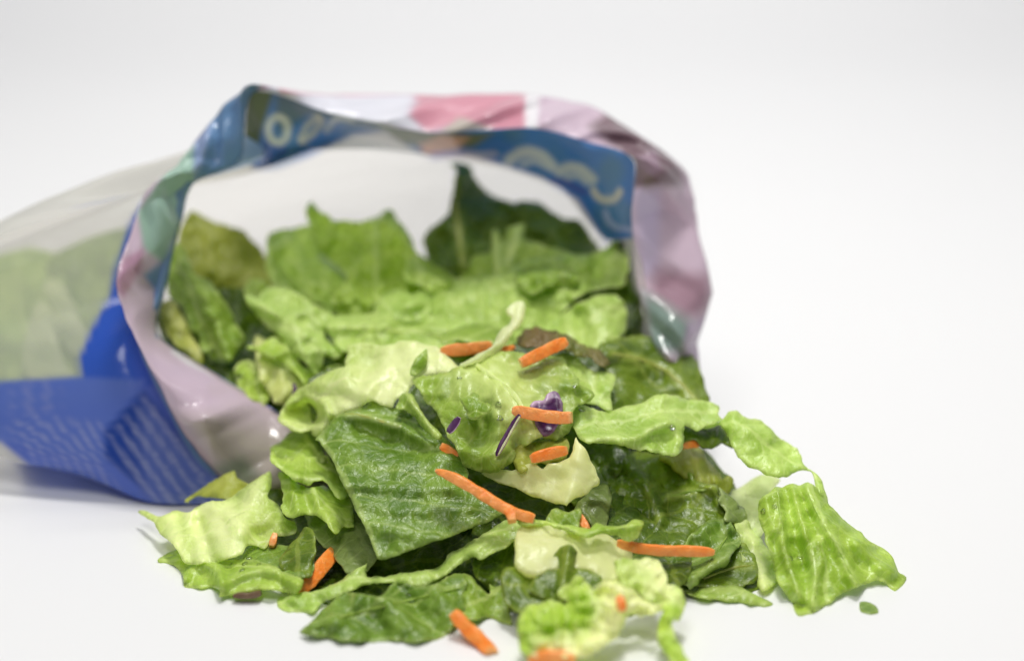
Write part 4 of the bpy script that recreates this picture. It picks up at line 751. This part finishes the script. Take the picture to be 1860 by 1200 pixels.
# ------------------------------------------------------------------ carrot shreds
def carrot(label, path, wid, thick, zone, **k): return strip_tube('carrot_shred', label, path, wid, thick, 'carrot', zone, **k)
carrot('leaf shaped carrot shred half hidden under the light leaf edge beside the rolled cream leaf', [(225,285,520),(300,285,520),(400,280,521),(480,268,524),(560,262,528)], 92, 3, 'D', taper=(.35, .8))
carrot('short carrot end showing between the upright pale shred and the wilted leaf', [(600,292,522),(660,278,522),(728,266,524)], 44, 2.5, 'D', taper=(.8, .3))
carrot('thick carrot shred tilted upward on top of the broad leaf', [(770,375,508),(870,325,509),(970,275,511),(1080,225,513)], 92, 4, 'D', taper=(.85, .62))
carrot('straight carrot shred lying over the purple cabbage piece', [(718,692,490),(820,712,489),(960,736,488),(1060,745,487.5),(1120,742,487)], 92, 3.5, 'D', taper=(.55, .95))
carrot('short blunt carrot shred above the cream wedge', [(842,1022,482),(920,1000,481.5),(1000,980,481.5),(1088,964,482)], 84, 3.5, 'D', taper=(.8, .8))
carrot('shaded carrot shred under the torn edge of the broad leaf', [(235,935,497),(290,970,496),(350,1010,495)], 70, 3, 'D')
carrot('long dark tipped carrot stick sloping down across the big glossy leaf', [(40,162,477),(140,205,475),(260,275,473),(380,350,471),(470,395,470),(570,425,470)], 62, 4, 'H', taper=(.3, .9))
carrot('stubby carrot end crossing the long sloping stick', [(425,370,466),(445,405,465),(450,440,464)], 66, 3.5, 'H', taper=(.9, .8))
carrot('carrot shred tip behind the small upright leaf corner', [(810,400,476),(835,440,475),(860,490,473)], 48, 3, 'H')
carrot('long pale orange carrot stick pointing out toward the bare paper', [(1020,560,470),(1120,582,470),(1260,598,471),(1400,600,473),(1550,605,474)], 62, 3.6, 'H', taper=(.8, .55))
carrot('bent carrot shred poking out onto the paper from under the puckered front leaf', [(930,950,446),(985,1020,444),(1040,1070,442),(1080,1110,440),(1125,1160,437)], 78, 4, 'G', taper=(.8, .75))
carrot('blurred carrot piece cut by the bottom edge of the picture', [(540,1205,424),(620,1180,424),(700,1175,424),(790,1200,423)], 80, 4, 'H', taper=(.6, .6))
carrot('small blurred carrot nub on the white curled rib', [(1035,850,431),(1045,885,430),(1050,925,430)], 56, 3, 'H', taper=(.5, .8))
carrot('deep orange carrot slab in shade below the dull dark sheet of romaine', [(110,850,471),(180,780,474),(250,700,481),(300,640,488)], 88, 4, 'G', taper=(.5, .8))
carrot('tiny shaded carrot corner beside the pale iceberg leaf', [(1010,690,488),(1030,640,489),(1040,600,490)], 60, 3, 'F')
carrot('small carrot tip in the dark gap above the olive stalk', [(700,745,512),(755,725,513),(810,730,514)], 60, 3, 'E', taper=(.8, .4))
# ------------------------------------------------------------------ cabbage and scraps
PG = 'purple cabbage bits on the salad'
leaf('cabbage_piece', 'purple cabbage piece crossed by the straight carrot shred', [(838,662),(868,632),(925,625),(960,580),(1000,558),(1040,590),(1053,670),(1040,720),(1032,790),(970,862),(930,868),(890,820),(868,770),(850,700)], [(850,660,493.5),(1000,570,496),(950,850,490)], 'purple', 'D', amp=.6, rag=1.6, curl=1, step=4, th=.0011, cat='cabbage', group=PG, pale=[([(838,662),(868,632),(925,625),(962,580)],7,.8)])
sliver = strip_tube('cabbage_shred', 'thin purple and white cabbage sliver on the broad leaf', [(765,722,487),(715,800,487),(665,890,486),(605,1005,485)], 44, 1.6, 'purple', 'D', 'cabbage', PG, taper=(.5, .25), paleside=True)
strip_tube('pale_edge', None, [(766,735,486),(726,800,486),(680,885,485),(618,995,484)], 13, 1.0, 'white', 'D', parent=sliver, taper=(.6, .4))
strip_tube('cabbage_shred', 'small purple cabbage chip on the torn edge of the broad leaf', [(352,742,489),(320,790,489),(280,845,488)], 58, 1.4, 'purple', 'D', 'cabbage', PG, taper=(.6, .7), paleside=True)
strip_tube('cabbage_shred', 'dark purple cabbage bit in the gap beside the rolled cream leaf', [(215,470,540),(225,510,539),(205,540,538)], 34, 2, 'purple', 'C', 'cabbage', PG)
strip_tube('mushroom_scrap', 'brown curled scrap on the paper under the flat bright leaf', [(735,1045,466),(790,1040,466),(850,1042,466),(935,1025,466)], 50, 3, 'brown', 'F', 'vegetable scrap', LETT, taper=(.5, .8))
for o in bpy.data.objects:
    if o.name.startswith('pale_edge'): add_attr(o, 'pale', [.9]*len(o.data.vertices)); o.data.uv_layers.new(name='uv')
# water drops on the leaves
def drop(x, y, zone, r, parent):
    (px, py), = Z(zone, [(x, y)])
    dg = bpy.context.evaluated_depsgraph_get()
    d = Vector(P(px, py, 1.0)) - cam.location
    ok, co, nr, _, ob, _ = scene.ray_cast(dg, cam.location, d.normalized())
    if not ok or ob.name.startswith(('film', 'backdrop')): return
    vs_, fs = [], []; r *= .72
    zq = nr.to_track_quat('Z', 'Y'); na, nr_ = 12, 5
    for i in range(nr_):
        a = i/(nr_-1)*math.pi/2*.96
        for k in range(na):
            v = Vector((math.cos(k/na*6.283)*math.cos(a)*r*1.25, math.sin(k/na*6.283)*math.cos(a)*r, math.sin(a)*r*.7))
            vs_.append(co + zq @ v)
    for i in range(nr_-1):
        for k in range(na): fs.append((i*na+k, i*na+(k+1) % na, (i+1)*na+(k+1) % na, (i+1)*na+k))
    fs.append(tuple((nr_-1)*na+k for k in range(na))); fs.append(tuple(range(na))[::-1])
    w_ = mesh_obj('water_drop', vs_, fs, M['water']); w_.parent = ob
for x, y, z_, r in [(850,775,'F',.0011),(800,862,'F',.0010),(820,815,'F',.0012),(920,820,'F',.0009),(1410,75,'F',.0011),(355,475,'D',.0009),(620,655,'D',.0013),(630,745,'D',.0012),(1190,690,'D',.0012),(1140,530,'D',.0007),(640,620,'E',.0013),(590,640,'I',.0010),(500,360,'I',.0009),(640,640,'I',.0011),(440,385,'I',.0013),(560,920,'G',.0009),(690,860,'G',.0011)]:
    drop(x, y, z_, r, None)
